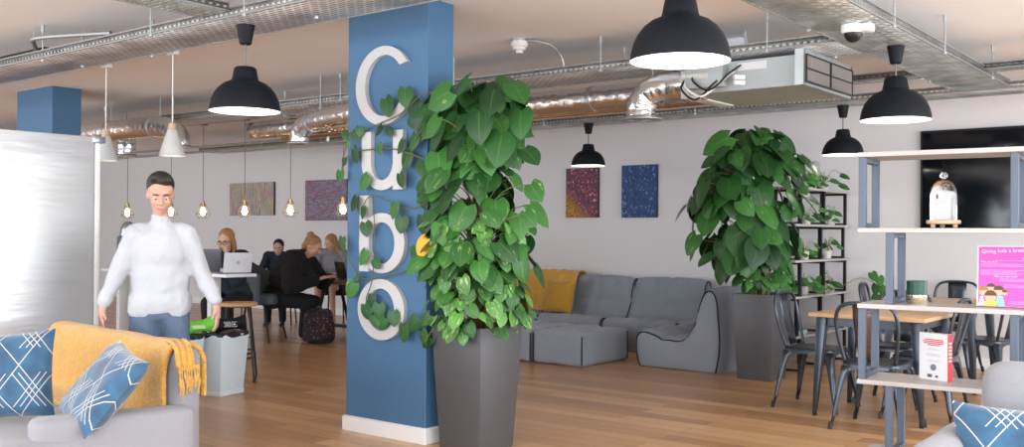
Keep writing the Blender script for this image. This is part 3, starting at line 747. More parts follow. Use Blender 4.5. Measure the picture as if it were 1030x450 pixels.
MB().tube([(-.09, 0, -.03), (-.32, 0, -.035)], .012, 8).build('conduit', m_galv, t)

# ---- black dome pendants
def pendant(x, y, zr, dia, label, top=TZ):
    t = thing('pendant_lamp', (x, y, zr), label, 'pendant lamp', group='black dome pendants')
    s = dia/2
    prof = [(s, 0), (s*1.0, .012), (s*.985, s*.16), (s*.94, s*.34), (s*.86, s*.52), (s*.74, s*.68), (s*.59, s*.80), (s*.44, s*.865), (s*.38, s*.90), (s*.36, s*.98), (s*.315, s*1.22), (s*.27, s*1.27), (0.01, s*1.28)]
    MB().shell(prof, 48).build('shade', m_lampblack, t, smooth=50)
    prof2 = [(s*1.0, .0), (s*.985, .004)] + [(r*.975, z-.006) for r, z in prof[2:8]] + [(.01, s*.86)]
    MB().shell(prof2, 48).build('shade_lining', m_lampwhite, t, smooth=180)
    MB().ball((0, 0, s*.52), .045, 16).build('bulb', m_bulb, t)
    MB().tube([(0, 0, s*.52+.03), (0, 0, s*.86)], .02, 10).build('bulb_holder', m_lampblack, t)
    zt = top-zr
    MB().tube([(0, 0, s*1.27), (0, 0, zt-.09)], .006, 8).build('cord', m_cord, t)
    MB().lathe([(0.01, zt-.125), (.03, zt-.125), (.038, zt-.118), (.055, zt-.02), (.058, zt), (0.01, zt)], 28).build('ceiling_cup', m_lampblack, t)
    l = bpy.data.lights.new('pendant_light', 'POINT'); l.energy = 4; l.shadow_soft_size = .06; l.color = (1, .95, .86)
    lo = bpy.data.objects.new('pendant_light', l); col.objects.link(lo); lo.parent = t; lo.location = (0, 0, s*.32)
    return t
pendant(-2.183, 3.97, 2.185, .452, 'largest black dome pendant, cut by the top edge')
pendant(-5.164, 3.806, 2.155, .437, 'black dome pendant hanging left of the blue column')
pendant(-2.136, 6.899, 2.19, .462, 'black dome pendant under the broad tray above the shelf')
pendant(-3.53, 9.751, 2.204, .40, 'black dome pendant above the rear black shelf unit')
pendant(-6.492, 9.618, 2.199, .40, 'small black dome pendant above the red and blue painting')
pendant(-3.05, 7.75, 2.62, .46, 'black dome pendant tucked up behind the broad tray', top=2.955)

# ---- caged bulb pendants
def caged(x, y, zb, label):
    t = thing('caged_pendant', (x, y, zb), label, 'pendant lamp', group='wire caged bulb pendants')
    mb = MB(); N_ = 8
    def rg(r, z, off=0): return [(r*math.cos(2*PI*(k+off)/N_), r*math.sin(2*PI*(k+off)/N_), z) for k in range(N_)]
    a, b, c = rg(.022, .14), rg(.085, .0), rg(.05, -.045)
    for k in range(N_):
        mb.tube([a[k], b[k]], .0028, 5); mb.tube([b[k], c[k]], .0028, 5); mb.tube([b[k], b[(k+1) % N_]], .0028, 5); mb.tube([c[k], c[(k+1) % N_]], .0028, 5)
    mb.build('wire_cage', m_cord, t)
    MB().lathe([(0, .165), (.018, .165), (.022, .13), (.02, .085), (0, .085)][::-1], 14).build('bulb_holder', m_brass, t)
    MB().lathe([(0, -.02), (.02, -.012), (.03, .01), (.032, .03), (.02, .07), (.014, .09), (0, .09)], 16).build('bulb', m_warmbulb, t)
    MB().tube([(0, 0, .16), (0, 0, 2.78-zb)], .004, 6).build('cord', m_cord, t)
    MB().lathe([(0, 2.72-zb), (.05, 2.72-zb), (.06, 2.75-zb), (.02, 2.78-zb), (0, 2.78-zb)], 16).build('ceiling_cup', m_dark, t)
for x, lb in ((-12.33, 'caged bulb pendant left of the standing man'), (-11.30, 'caged bulb pendant seen beside the standing man and white cone lamp'), (-10.60, 'caged bulb pendant right of the standing man'),
              (-9.76, 'caged bulb pendant in front of the striped painting'), (-8.918, 'caged bulb pendant between the two left paintings'), (-8.037, 'caged bulb pendant at the left edge of the blue column')):
    caged(x, 7.2, 1.615, lb)

# ---- white cone pendants
def cone(x, y, z, label):
    t = thing('cone_pendant', (x, y, z), label, 'pendant lamp', group='white cone pendants')
    MB().shell([(.098, 0), (.096, .01), (.036, .195), (.03, .20), (.004, .201)], 32).build('shade', m_beige, t, smooth=40)
    MB().shell([(.098, 0), (.094, .004), (.034, .18), (.004, .182)], 32).build('shade_lining', m_lampwhite, t)
    MB().lathe([(0, .201), (.034, .201), (.026, .245), (0, .25)], 20).build('wooden_cap', m_lightwood, t)
    MB().ball((0, 0, .07), .03, 12).build('bulb', m_bulb, t)
    MB().tube([(0, 0, .24), (0, 0, TZ+.03-z)], .004, 6).build('cord', m_white, t)
    MB().box(-.05, .05, -.025, .025, TZ+.02-z, TZ+.05-z).build('ceiling_box', m_white, t, bevel=.006)
    MB().tube([(0, 0, TZ+.06-z), (-.02, -.18, TZ+.07-z), (-.02, -.32, TZ+.07-z)], .01, 6).build('conduit', m_galv, t)
cone(-6.579, 4.199, 1.962, 'white cone pendant with wooden cap above the standing man')
cone(-7.55, 4.214, 1.968, 'white cone pendant partly hidden behind the fridge corner')

# =================================================================== BACK WALL
t = thing('television', (-2.24, 11.245, 1.468), 'large black wall-mounted television behind the grey shelf', 'television')
MB().box(-.96, .96, -.05, 0, 0, 1.077).build('housing', m_tvframe, t, bevel=.006)
MB().box(-.935, .935, -.053, -.05, .03, 1.05).build('screen', m_tvscreen, t)
def art(x0, x1, z0, z1, m, label):
    t = thing('painting', ((x0+x1)/2, 11.245, (z0+z1)/2), label, 'painting')
    hx, hz = (x1-x0)/2, (z1-z0)/2
    MB().box(-hx, hx, -.035, 0, -hz, hz).build('canvas_edge', m_black, t)
    MB().box(-hx+.002, hx-.002, -.038, -.0345, -hz+.002, hz-.002).build('painted_face', m, t)
art(-15.654, -14.35, 1.70, 2.299, m_art1, 'striped yellow, grey and pink abstract painting at the left')
art(-13.484, -12.42, 1.60, 2.294, m_art2, 'grey blue and red dashed painting beside the blue column')
art(-7.938, -7.405, 1.623, 2.305, m_art3, 'dark red, blue and yellow speckled painting under the small pendant')
art(-7.03, -6.494, 1.619, 2.313, m_art4, 'deep blue speckled painting, rightmost on the wall')
for x, z, w_, lb in ((-14.45, 1.56, .09, 'small white caption card under the striped painting'), (-6.60, 1.56, .13, 'small white caption card under the deep blue painting')):
    tag(MB().box(x-w_/2, x+w_/2, 11.246, 11.25, z, z+.04).build('caption_card', m_paper), lb, 'card')

# =================================================================== SOFA GROUP
def pt_in(prof, s):
    # resample closed/open polyline by arclength
    L_ = [0]
    for a, b in zip(prof[:-1], prof[1:]): L_.append(L_[-1]+math.dist(a, b))
    out = []
    for k in range(s+1):
        d = L_[-1]*k/s; i = 0
        while i < len(prof)-2 and L_[i+1] < d: i += 1
        f = (d-L_[i])/max(1e-9, L_[i+1]-L_[i]); out.append((prof[i][0]+(prof[i+1][0]-prof[i][0])*f, prof[i][1]+(prof[i+1][1]-prof[i][1])*f, d/L_[-1]))
    return out
SEAT = [(.03, .0), (-.005, .10), (-.02, .24), (.0, .345), (.07, .385), (.16, .375), (.30, .335), (.46, .315), (.56, .33), (.635, .40), (.69, .53), (.735, .68), (.775, .79), (.83, .845), (.89, .84), (.935, .78), (.965, .62), (.99, .40), (.985, .2), (.95, .0)]
def seat_module(label, loc, rz, wd=.92, g='modular grey beanbag sofa seats'):
    """front towards -y, back at +y (depth about .98)"""
    t = thing('sofa_module', loc, label, 'sofa', rz, g)
    P = pt_in([tuple(p) for p in catmull([(a, 0, b) for a, b in SEAT], 4) and [(v.x, v.z) for v in catmull([(a, 0, b) for a, b in SEAT], 4)]], 64)
    cy, cz = .45, .25
    nu = 22; vs = []; fs = []
    def tuft(x, s):
        # two columns of buttons over seat and back
        d = 0
        for bx in (-wd*.0, ):
            d += .0
        for sc in (.17, .40, .58):
            for bx in (-wd*.22, wd*.22):
                d -= .042*math.exp(-((x-bx)**2/.005+(s-sc)**2/.0009))
        d -= .022*math.exp(-(x**2)/.0010)*(1 if .06 < s < .70 else 0)
        for sc in (.285, .49): d -= .022*math.exp(-(s-sc)**2/.00025)
        return d
    for j, (y, z, s) in enumerate(P):
        y0, z0 = P[max(j-1, 0)][:2]; y1, z1 = P[min(j+1, len(P)-1)][:2]
        tx, tz = y1-y0, z1-z0; l = math.hypot(tx, tz) or 1; ny, nz = -tz/l, tx/l
        for i in range(nu+1):
            x = -wd/2 + wd*i/nu
            e = abs(2*i/nu-1); bulge = .018*(1-e**2) - .02*max(0, e-.85)/.15
            d = bulge + tuft(x, s) + .008*noise.noise(Vector((x*4+loc[0], s*14, loc[1])))
            vs.append((x, y+ny*d, max(0, z+nz*d)))
    for j in range(len(P)-1):
        for i in range(nu):
            a = j*(nu+1)+i; fs.append((a, a+1, a+nu+2, a+nu+1))
    mb = MB(); mb.add(vs, fs)
    # side panels: patch spanned between front, seat and back edge curves
    for sg in (-1, 1):
        E_ = [Vector(vs[j*(nu+1)+(0 if sg < 0 else nu)]) for j in range(len(P))]
        i0 = min(range(len(P)), key=lambda j: abs(P[j][2]-.115)); i1 = min(range(len(P)), key=lambda j: abs(P[j][2]-.72))
        def along(lst, f):
            q = f*(len(lst)-1); i = min(len(lst)-2, int(q)); return lst[i].lerp(lst[i+1], q-i)
        left, top, right = E_[:i0+1], E_[i0:i1+1], E_[i1:][::-1]
        A_, B_, C_, D_ = E_[0], E_[-1], E_[i1], E_[i0]; nn_ = 18; pv = []
        for j in range(nn_+1):
            v = j/nn_
            for i in range(nn_+1):
                u = i/nn_
                q = A_.lerp(B_, u)*(1-v)+along(top, u)*v+along(left, v)*(1-u)+along(right, v)*u-(A_*(1-u)*(1-v)+B_*u*(1-v)+C_*u*v+D_*(1-u)*v)
                bl = math.sin(PI*u)**.5*math.sin(PI*v)**.5
                q = q+Vector((sg*(.05*bl+.01*noise.noise(Vector((q.y*6, q.z*6, sg+loc[0])))*bl), 0, 0)); pv.append(q)
        mb.add(pv, [(j*(nn_+1)+i, j*(nn_+1)+i+1, (j+1)*(nn_+1)+i+1, (j+1)*(nn_+1)+i) for j in range(nn_) for i in range(nn_)])
    mb.build('upholstery', m_sofa, t, smooth=180)
    for sg in (-1, 1):
        pts = [Vector((sg*(wd/2+.002), v[0], max(.008, v[1]))) for v in P]
        pts = [Vector(vs[j*(nu+1)+(0 if sg < 0 else nu)]) + Vector((sg*.004, 0, 0)) for j in range(0, len(P))]
        MB().tube(pts, .0085, 6).build('piping', m_pipe, t)
    return t
# back run along the wall (facing the viewer), corner seat, and right run facing left
seat_module('grey tufted sofa seat against the wall, under the yellow throw', (-8.05, 10.02, 0), 0, .98)
seat_module('grey tufted sofa seat against the wall, left of the seam below the blue painting', (-7.10, 10.05, 0), 0, .98)
seat_module('grey tufted corner seat of the modular sofa', (-6.10, 10.08, 0), 0, .98)
seat_module('grey tufted seat of the right-hand row, behind the end seat', (-5.62, 10.58, 0), R(-90), .98)
seat_module('grey sofa end seat with dark piping, its side towards the viewer', (-5.49, 9.56, 0), R(-90), .98)
# footstools
def tuftbox(label, x, y, w_, d_, h_):
    t = thing('footstool', (x, y, 0), label, 'footstool', 0, 'grey beanbag footstools')
    def fn(q, nn):
        d = 0
        if nn.z > .5:
            for bx in (-.22, .22):
                for by in (-.22, .22): d -= .03*math.exp(-((q.x-bx)**2+(q.y-by)**2)/.006)
            d -= .016*math.exp(-q.x**2/.002)+.016*math.exp(-q.y**2/.002)
        d += .012*noise.noise(q*4+Vector((x, y, 0)))
        return nn*d
    mb = softbox(MB(), (0, 0, h_/2), (w_, d_, h_), .05, 18, fn); mb.build('upholstery', m_sofa, t, smooth=180)
    mb = MB()
    for sx in (-1, 1):
        for sy in (-1, 1): mb.tube([(sx*(w_/2-.012), sy*(d_/2-.012), z) for z in (.02, .1, .2, .3, h_-.04)], .008, 6)
    mb.build('piping', m_pipe, t)
    return t
tuftbox('grey tufted footstool, right one of the pair on the floor', -6.15, 8.99, .66, .92, .36)
tuftbox('grey tufted footstool, left one partly behind the tall planter', -6.85, 8.99, .70, .92, .36)

# yellow throw over the back run
def drape(name, x0, x1, path, mat, label, amp=.012, nx=40, thick=.012, skew=0, T=None, seed=0, freq=9):
    P = catmull([(0, a, b) for a, b in path], 6); n = len(P)-1
    def fn(u, v):
        p = P[min(n, int(round(v*n)))]; x = x0+(x1-x0)*u + skew*v
        d = amp*(math.sin(u*freq*PI+seed+v*1.3)*.6+noise.noise(Vector((u*6+seed, v*5, seed)))*1.2)
        q = Vector((x, p.y - abs(d), p.z+d*.5)); return T @ q if T else q
    o = grid_mesh(name, nx, n, fn, mat, None, thick); return tag(o, label, 'throw')
drape('throw_blanket', -8.5, -7.42, [(10.60, .375), (10.66, .42), (10.69, .60), (10.735, .78), (10.80, .885), (10.88, .905), (10.965, .87), (11.0, .7), (11.02, .5)], m_yellow2, 'yellow throw draped over the back of the corner sofa', amp=.025, freq=14)
p_ = pillow('scatter_cushion', .46, .44, .15, m_ochre, seed=3); p_.location = (-7.50, 10.47, .585); p_.rotation_euler = (R(-14), 0, R(-4)); tag(p_, 'plain ochre cushion leaning against the yellow throw', 'cushion')

# =================================================================== PLANTERS AND PLANTS
def planter_mesh(t, b, w0, w1, h):
    mb = MB(); mb.frustum((-w0/2, w0/2, -w0/2, w0/2), (-w1/2, w1/2, -w1/2, w1/2), 0, h)
    mb.f.pop(1)  # open top
    q = w1/2-.015; mb.add([(-w1/2,-w1/2,h),(w1/2,-w1/2,h),(w1/2,w1/2,h),(-w1/2,w1/2,h),(-q,-q,h),(q,-q,h),(q,q,h),(-q,q,h),(-q,-q,h-.06),(q,-q,h-.06),(q,q,h-.06),(-q,q,h-.06)],
        [(0,1,5,4),(1,2,6,5),(2,3,7,6),(3,0,4,7),(4,5,9,8),(5,6,10,9),(6,7,11,10),(7,4,8,11)])
    mb.build('planter', m_greypl, t, bevel=.004, seg=2)
    q -= .001; MB().box(-q, q, -q, q, h-.12, h-.05).build('soil', m_soil, t)

def foliage(rng, n, env, cen, z0, z1, size, ok, T0, up=.3, inner=.5):
    """env(z)->radius, cen(z)->(x,y) local; returns list of (base, tip, normal, size)"""
    out = []; tries = 0
    while len(out) < n and tries < n*60:
        tries += 1
        z = z0+(z1-z0)*rng.random()
        a = rng.random()*2*PI; rad = env(z, a)*(inner+(1-inner)*math.sqrt(rng.random()))
        cx, cy = cen(z); p = Vector((cx+rad*math.cos(a), cy+rad*math.sin(a), z))
        s = size(z)*(.68+.6*rng.random())
        o = Vector((math.cos(a), math.sin(a), 0))
        side = Vector((-o.y, o.x, 0))
        tip = o*(.25+.75*rng.random()) + side*(rng.random()-.5)*1.6 + Vector((0, 0, -.40-1.0*rng.random()+up*max(0, (z-z0)/(z1-z0)-.7)*5))
        nor = o*(.35+.7*rng.random()) + Vector((0, 0, .35+.7*rng.random())) + side*(rng.random()-.5)*1.2 + Vector((.15, -.3, 0))
        w_ = T0+p
        t_ = w_+tip.normalized()*s
        if ok and not (ok(w_, s) and ok(t_, s*.5)): continue
        out.append((p, tip, nor, s))
    return out

rng = random.Random(7)
PX, PY = -4.195, 4.93
t1 = thing('potted_plant', (PX, PY, 0), 'tall trailing variegated pothos in tapered dark grey planter beside the blue column', 'plant')
planter_mesh(t1, None, .34, .425, .80)
mb = MB(); mb.tube([(0, 0, .72), (.01, 0, 1.3), (0, .01, 2.1)], .045, 12); mb.build('moss_pole', m_moss, t1)
def okcol(p, s):
    if -5.36 < p.x < -4.455 and 4.70 < p.y < 5.09: return False
    if p.y > 5.0 and p.x < -4.47: return False
    return True
def env1(z, a):
    k = (z-.78)/1.5
    base = .315 + .05*math.sin(z*5+1)+.035*math.sin(a*3+z*4)
    if k < .18: base = .33
    if k > .85: base *= 1-(k-.85)*2.0
    return base*(1+.30*noise.noise(Vector((math.cos(a)*1.5, math.sin(a)*1.5, z*3))))
def cen1(z): return (.03+.02*math.sin(z*3), -.05)
T0 = Vector((PX, PY, 0))
EXTRA = [(-3.725, 4.698, 2.313, 0.3, 0.21), (-3.687, 4.729, 2.144, 0.1, 0.2), (-3.668, 4.746, 1.914, 0.5, 0.19), (-3.943, 4.525, 2.335, -0.4, 0.2), (-4.028, 4.458, 2.262, -0.6, 0.2), (-3.639, 4.77, 1.697, 0.7, 0.16), (-3.815, 4.627, 2.276, 0.1, 0.2), (-4.085, 4.414, 2.104, -0.5, 0.18), (-3.886, 4.572, 2.142, 0, 0.21), (-3.98, 4.498, 1.972, -0.2, 0.22), (-3.777, 4.659, 2.004, 0.1, 0.22), (-3.667, 4.749, 1.521, 0.4, 0.15)]
L1 = foliage(rng, 215, env1, cen1, 1.15, 2.36, lambda z: .14+.06*max(0, (z-1.4)), okcol, T0)
L1b = foliage(rng, 300, lambda z, a: .32+.04*math.sin(a*4+z*6), cen1, .80, 1.50, lambda z: .092, okcol, T0)
def build_leaves(name, L, mat, parent, label=None):
    mb = MB()
    for (p, tip, nor, s) in L: leaf(mb, p, tip, nor, s, droop=.18+.15*rng.random())
    o = mb.build(name, mat, parent, smooth=180, fix=False)
    if label: o['label'] = label
    return o
for (x_, y_, z_, sx_, s_) in EXTRA: L1.append((Vector((x_, y_, z_))-T0, Vector((sx_*1.6+rng.uniform(-.5, .5), -.25, -.85+rng.random()*.5)), Vector((.35+rng.uniform(-.6, .6), -.8, .2+rng.random()*.8)), s_*(.75+.25*rng.random())))
dark1 = [q for q in L1 if rng.random() < (q[0].z-1.2)*.75]  # darker leaves towards the top: the light falloff is put into leaf colour
mid1 = [q for q in L1 if q not in dark1]
build_leaves('dim_foliage', dark1, m_leafdark, t1, 'green upper leaves, painted darker for their dimmer light')
build_leaves('foliage', mid1 + L1b[:130], m_leaf, t1)
build_leaves('pale_foliage', L1b[130:], m_leaflit, t1, 'cream and green lower leaves, painted paler for brighter light')
mb = MB(); leaf(mb, Vector((-.15, -.33, 1.36)), Vector((-.35, -.3, -.8)), Vector((.2, -1, .2)), .13); mb.build('yellow_leaf', m_leafyellow, t1, smooth=180, fix=False)['label'] = 'single yellowed leaf'
mb = MB()
for (p, tip, nor, s) in (L1+L1b)[::2]:
    q = Vector((p.x*.15, p.y*.15, p.z-.12-.1*rng.random())); mid = (p+q)/2+Vector((0, 0, .05)); mb.tube(catmull([q, mid, p], 4), .0038, 5, caps=False)
mb.build('stems', m_stem, t1, smooth=180, fix=False)
# vines creeping over the column face
VL = [(-4.826, 2.256, 0.105), (-4.636, 2.312, 0.098), (-4.859, 2.095, 0.065), (-4.791, 2.074, 0.052), (-4.885, 1.976, 0.065), (-5.237, 2.084, 0.052), (-5.2, 2.016, 0.039), (-5.138, 1.94, 0.085), (-5.075, 2.103, 0.059), (-4.663, 1.981, 0.078), (-4.535, 2.005, 0.092), (-4.607, 1.891, 0.098), (-4.687, 1.758, 0.078), (-4.996, 1.745, 0.092), (-4.582, 2.125, 0.078), (-4.496, 2.196, 0.15), (-5.272, 1.802, 0.065), (-5.229, 1.902, 0.046), (-5.139, 2.072, 0.059), (-5.105, 1.605, 0.085), (-5.009, 1.43, 0.078), (-5.033, 1.544, 0.065), (-4.719, 1.556, 0.085), (-4.658, 1.463, 0.085), (-4.573, 1.274, 0.065), (-5.249, 1.337, 0.059), (-5.007, 1.231, 0.085), (-4.925, 1.186, 0.065), (-5.088, 1.089, 0.059), (-5.13, 1.005, 0.092), (-4.948, 0.942, 0.065), (-5.016, 0.862, 0.092), (-4.874, 0.877, 0.078), (-4.921, 0.803, 0.072), (-4.819, 0.784, 0.078), (-4.74, 0.831, 0.078), (-4.642, 0.744, 0.092), (-4.505, 0.798, 0.092), (-4.403, 0.829, 0.078), (-4.469, 0.719, 0.078), (-4.397, 0.683, 0.072), (-5.236, 1.287, 0.052), (-4.464, 2.079, 0.105), (-4.452, 1.819, 0.118), (-4.486, 1.624, 0.105), (-4.476, 1.461, 0.118), (-4.457, 1.331, 0.092)]
VS = [[(-4.264, 2.291), (-4.439, 2.305), (-4.693, 2.193), (-4.902, 2.14), (-5.2, 2.054), (-5.27, 1.806)], [(-4.26, 1.844), (-4.435, 1.883), (-4.756, 1.963), (-5.078, 1.965), (-5.25, 1.917)], [(-4.345, 1.622), (-4.613, 1.56), (-4.955, 1.652), (-5.073, 1.531), (-5.114, 1.6)], [(-4.955, 1.652), (-4.933, 1.36), (-4.949, 1.074), (-5.007, 0.928), (-4.937, 0.802), (-4.792, 0.797)], [(-5.243, 1.287), (-5.191, 1.204), (-5.062, 1.092), (-4.969, 1.082), (-4.664, 1.138), (-4.44, 1.211), (-4.298, 1.269)], [(-5.068, 1.09), (-5.138, 1.012)], [(-4.294, 0.84), (-4.514, 0.775), (-4.651, 0.727)], [(-4.337, 0.786), (-4.424, 0.684)], [(-4.437, 2.078), (-4.617, 1.956), (-4.689, 1.76)]]
for vs_ in VS:
    pts = [Vector((x-PX, (4.705 if x < -4.44 else 4.66)-PY+.006*math.sin(i*2), z)) for i, (x, z) in enumerate(vs_)]
    MB().tube(catmull(pts, 6), .0042, 6).build('vine', m_vine, t1, smooth=180)
mbs = (MB(), MB())
for i, (x, z, s) in enumerate(VL):
    a = rng.uniform(-.8, .8); p = Vector((x-PX, 4.70-PY-.01*rng.random(), z+s*.45))
    leaf(mbs[1 if i in (13, 26, 28, 29) or rng.random() < .18 else 0], p, Vector((math.sin(a), -.12, -math.cos(a))), Vector((rng.uniform(-.4, .5), -1, .25)), s*1.3, droop=.1)
mbs[0].build('vine_leaves', m_leafdark, t1, smooth=180, fix=False); mbs[1].build('pale_vine_leaves', m_leaf, t1, smooth=180, fix=False)

# second planter
rng = random.Random(21)
P2 = Vector((-4.075, 9.07, 0))
t2 = thing('potted_plant', P2, 'bushy dark green pothos on a moss pole in dark planter by the sofa end', 'plant')
planter_mesh(t2, None, .345, .43, .83)
MB().tube([(0, 0, .74), (.02, 0, 1.4), (0, 0, 2.1)], .05, 12).build('moss_pole', m_moss, t2)
def env2(z, a):
    k = (z-.9)/1.55
    r = .30 + .22*math.sin(min(1, max(0, k))*PI)**.8 + .05*math.sin(a*3+z*3)
    if z < 1.15: r = .24+ (z-.85)*.3
    if z > 2.25: r *= 1-(z-2.25)*1.5
    return r*.97*(1+.45*noise.noise(Vector((math.cos(a)*1.6+3, math.sin(a)*1.6, z*2.6))))
def ok2(p, s): return not (p.x < -4.5 and p.z < 1.0) and not (p.x > -4.5 and p.x < -3.9 and p.y > 9.2 and p.z < 2.0) and not (p.y > 9.42 and p.z < 1.95)
L2 = foliage(rng, 200, env2, lambda z: (-.14, -.06), 1.12, 2.42, lambda z: .22, ok2, P2, up=.5, inner=.35)
L2b = foliage(rng, 34, lambda z, a: .24, lambda z: (0, 0), .90, 1.15, lambda z: .11, ok2, P2)
build_leaves('foliage', L2[:145], m_leafdark, t2)
build_leaves('pale_foliage', L2[145:]+L2b, m_leaf, t2, 'lighter green variegated leaves')
mb = MB()
for (p, tip, nor, s) in L2[::2]:
    q = Vector((p.x*.12, p.y*.12, p.z-.2-.1*rng.random())); mb.tube(catmull([q, (p+q)/2+Vector((0, 0, .06)), p], 4), .005, 5, caps=False)
for k in range(5):
    a = k*1.3; mb.tube(catmull([(.06*math.cos(a), .06*math.sin(a), .76), (.075*math.cos(a+.5), .075*math.sin(a+.5), 1.1), (.06*math.cos(a+1), .06*math.sin(a+1), 1.5)], 6), .012, 6)
mb.build('stems', m_stem, t2, smooth=180, fix=False)

# =================================================================== STAGGERED SHELVES
def frame_mesh(d, h, w_=.035):
    """rectangular frame in local y (depth) / z, tube section w_"""
    mb = MB()
    mb.box(-w_/2, w_/2, -d/2, -d/2+w_, 0, h); mb.box(-w_/2, w_/2, d/2-w_, d/2, 0, h)
    mb.box(-w_/2, w_/2, -d/2+w_, d/2-w_, 0, w_*.75); mb.box(-w_/2, w_/2, -d/2+w_, d/2-w_, h-w_*.75, h)
    return mb
def shelf_unit(loc, rz, length, depth, zs, tiers, m_f, m_b, label, w_=.035):
    t = thing('shelf_unit', loc, label, 'shelving unit', rz)
    for z in zs:
        MB().box(0, length, -depth/2, depth/2, z-.024, z).build('shelf_board', m_b, t, bevel=.002, seg=1)
    for (z0, z1, xs) in tiers:
        for x in xs:
            mb = frame_mesh(depth-.02, z1-z0, w_); o = mb.build('frame', m_f, t, bevel=.002, seg=1); o.location = (x, 0, z0)
    return t
FS = (-1.785, 5.27, 0)   # front shelf: left end middle
fz = [.27, .66, 1.05, 1.44, 1.83]
shelf_unit(FS, R(5.5), 2.0, .34, fz, [(1.44, 1.806, (.02, .725, 1.55)), (1.05, 1.416, (.155, 1.45)), (.66, 1.026, (.02, .725, 1.55)), (.27, .636, (.155, 1.45)), (0, .246, (.02, .80, 1.62))], m_shelfsteel, m_board,
           'front shelving unit with staggered slate blue frames and whitewashed boards')
bz = [.37, .775, 1.145, 1.515, 1.895]
shelf_unit((-4.10, 11.13, 0), R(-90), 1.55, .32, bz, [(1.515, 1.871, (.10, .74, 1.38)), (1.145, 1.491, (.16, .82, 1.45)), (.775, 1.121, (.10, .74, 1.38)), (.37, .751, (.16, .82, 1.45)), (0, .346, (.10, .74, 1.38))], m_blacksteel, m_board,
           'rear black framed shelving unit with trailing plants behind the second planter', .03)
# plants on rear shelf
def small_plant(x, y, z, seed, label, n=12, spread=.16, hang=.12, potr=.05):
    r = random.Random(seed)
    t = thing('trailing_plant', (x, y, z), label, 'plant', 0, 'small trailing plants on the rear black shelf')
    MB().lathe([(0, 0), (potr*.8, 0), (potr, .085), (potr*.88, .085), (potr*.8, .07), (0, .07)], 18).build('pot', m_pot, t)
    mb = MB(); ms = MB()
    for k in range(n):
        a = r.random()*2*PI; rad = spread*(.4+.9*r.random()); q = Vector((rad*math.cos(a)*.7, rad*math.sin(a)*1.3, .07+hang*(r.random()-.1)*1.1))
        if abs(q.x) < .14 and q.z < .03: q.z = .03
        ms.tube(catmull([(0, 0, .07), (q.x*.5, q.y*.5, q.z+.05), q], 4), .003, 5)
        leaf(mb, q, Vector((math.cos(a), math.sin(a), -.3)), Vector((.6, -.5, .8)), .075+.04*r.random())
    mb.build('foliage', m_leaf, t, smooth=180, fix=False); ms.build('stems', m_stem, t)
sx_ = -4.06
for k, (y, z, lb, n, sp) in enumerate([(9.95, 1.895, 'small trailing plant at the front end of the rear shelf top', 14, .17), (10.65, 1.895, 'small trailing plant beside the clear bulb lamp on the rear shelf top', 16, .2), (10.85, 1.515, 'small plant at the wall end of the second-highest rear shelf', 8, .10),
        (10.15, 1.515, 'small plant near the middle of the second-highest rear shelf', 10, .14), (10.75, 1.145, 'small plant at the wall end of the middle rear shelf', 10, .12), (10.1, 1.145, 'small plant near the middle of the middle rear shelf', 10, .12),
        (10.1, .775, 'small trailing plant in the middle of the lower rear shelf', 16, .18), (10.85, .775, 'small plant at the wall end of the lower rear shelf', 8, .12)]):
    small_plant(sx_, y, z, 40+k, lb, n, sp)
t = thing('trailing_plant', (-3.62, 11.05, .83), 'leafy shoot reaching out past the rear black shelf', 'plant')
mb = MB(); ms = MB()
pts = catmull([(-.34, -.15, 0), (-.15, -.05, .1), (.02, 0, .02), (.10, .0, -.08)], 5); ms.tube(pts, .004, 6)
for k, q in enumerate([(-.05, 0, .16), (.03, 0, .12), (.0, 0, .03), (.09, 0, .02), (.02, 0, -.08)]): leaf(mb, Vector(q), Vector((.4-.2*k, -.3, -.6)), Vector((.2, -1, .4)), .11)
mb.build('foliage', m_leaf, t, smooth=180, fix=False); ms.build('stem', m_stem, t)
t = thing('globe_lamp', (-4.10, 10.46, 1.895), 'clear round bulb on a small wooden holder on the rear shelf', 'lamp')
MB().tube([(0, 0, 0), (0, 0, .13)], .012, 10).build('stand', m_dark, t); MB().tube([(0, 0, .12), (0, 0, .185)], .024, 14).build('holder', m_copper, t); MB().ball((0, 0, .25), .062, 20).build('glass_bulb', m_glassy, t)
MB().lathe([(0, 0), (.05, 0), (.05, .012), (0, .012)], 20).build('foot', m_dark, t)
t = thing('yellow_pot', (sx_+.06, 10.45, .775), 'small yellow pot on the lower rear shelf', 'pot'); MB().lathe([(0, 0), (.03, 0), (.045, .03), (.04, .08), (.025, .09), (.02, .07), (0, .07)], 18).build('pot', M('yellow_glaze', (.7, .6, .3), .4), t)
for k in range(3):
    tag(MB().box(-4.2, -3.98, 9.75+.02*k, 9.98+.01*k, .371+k*.022, .390+k*.022).build('magazine', [m_cyan, m_paper, m_screen][k], bevel=.002, seg=1), ['pale blue magazine at the bottom of the pile on the lowest rear shelf', 'white magazine in the middle of the pile on the lowest rear shelf', 'dark magazine on top of the pile on the lowest rear shelf'][k], 'magazine', 'magazines on the rear shelf')

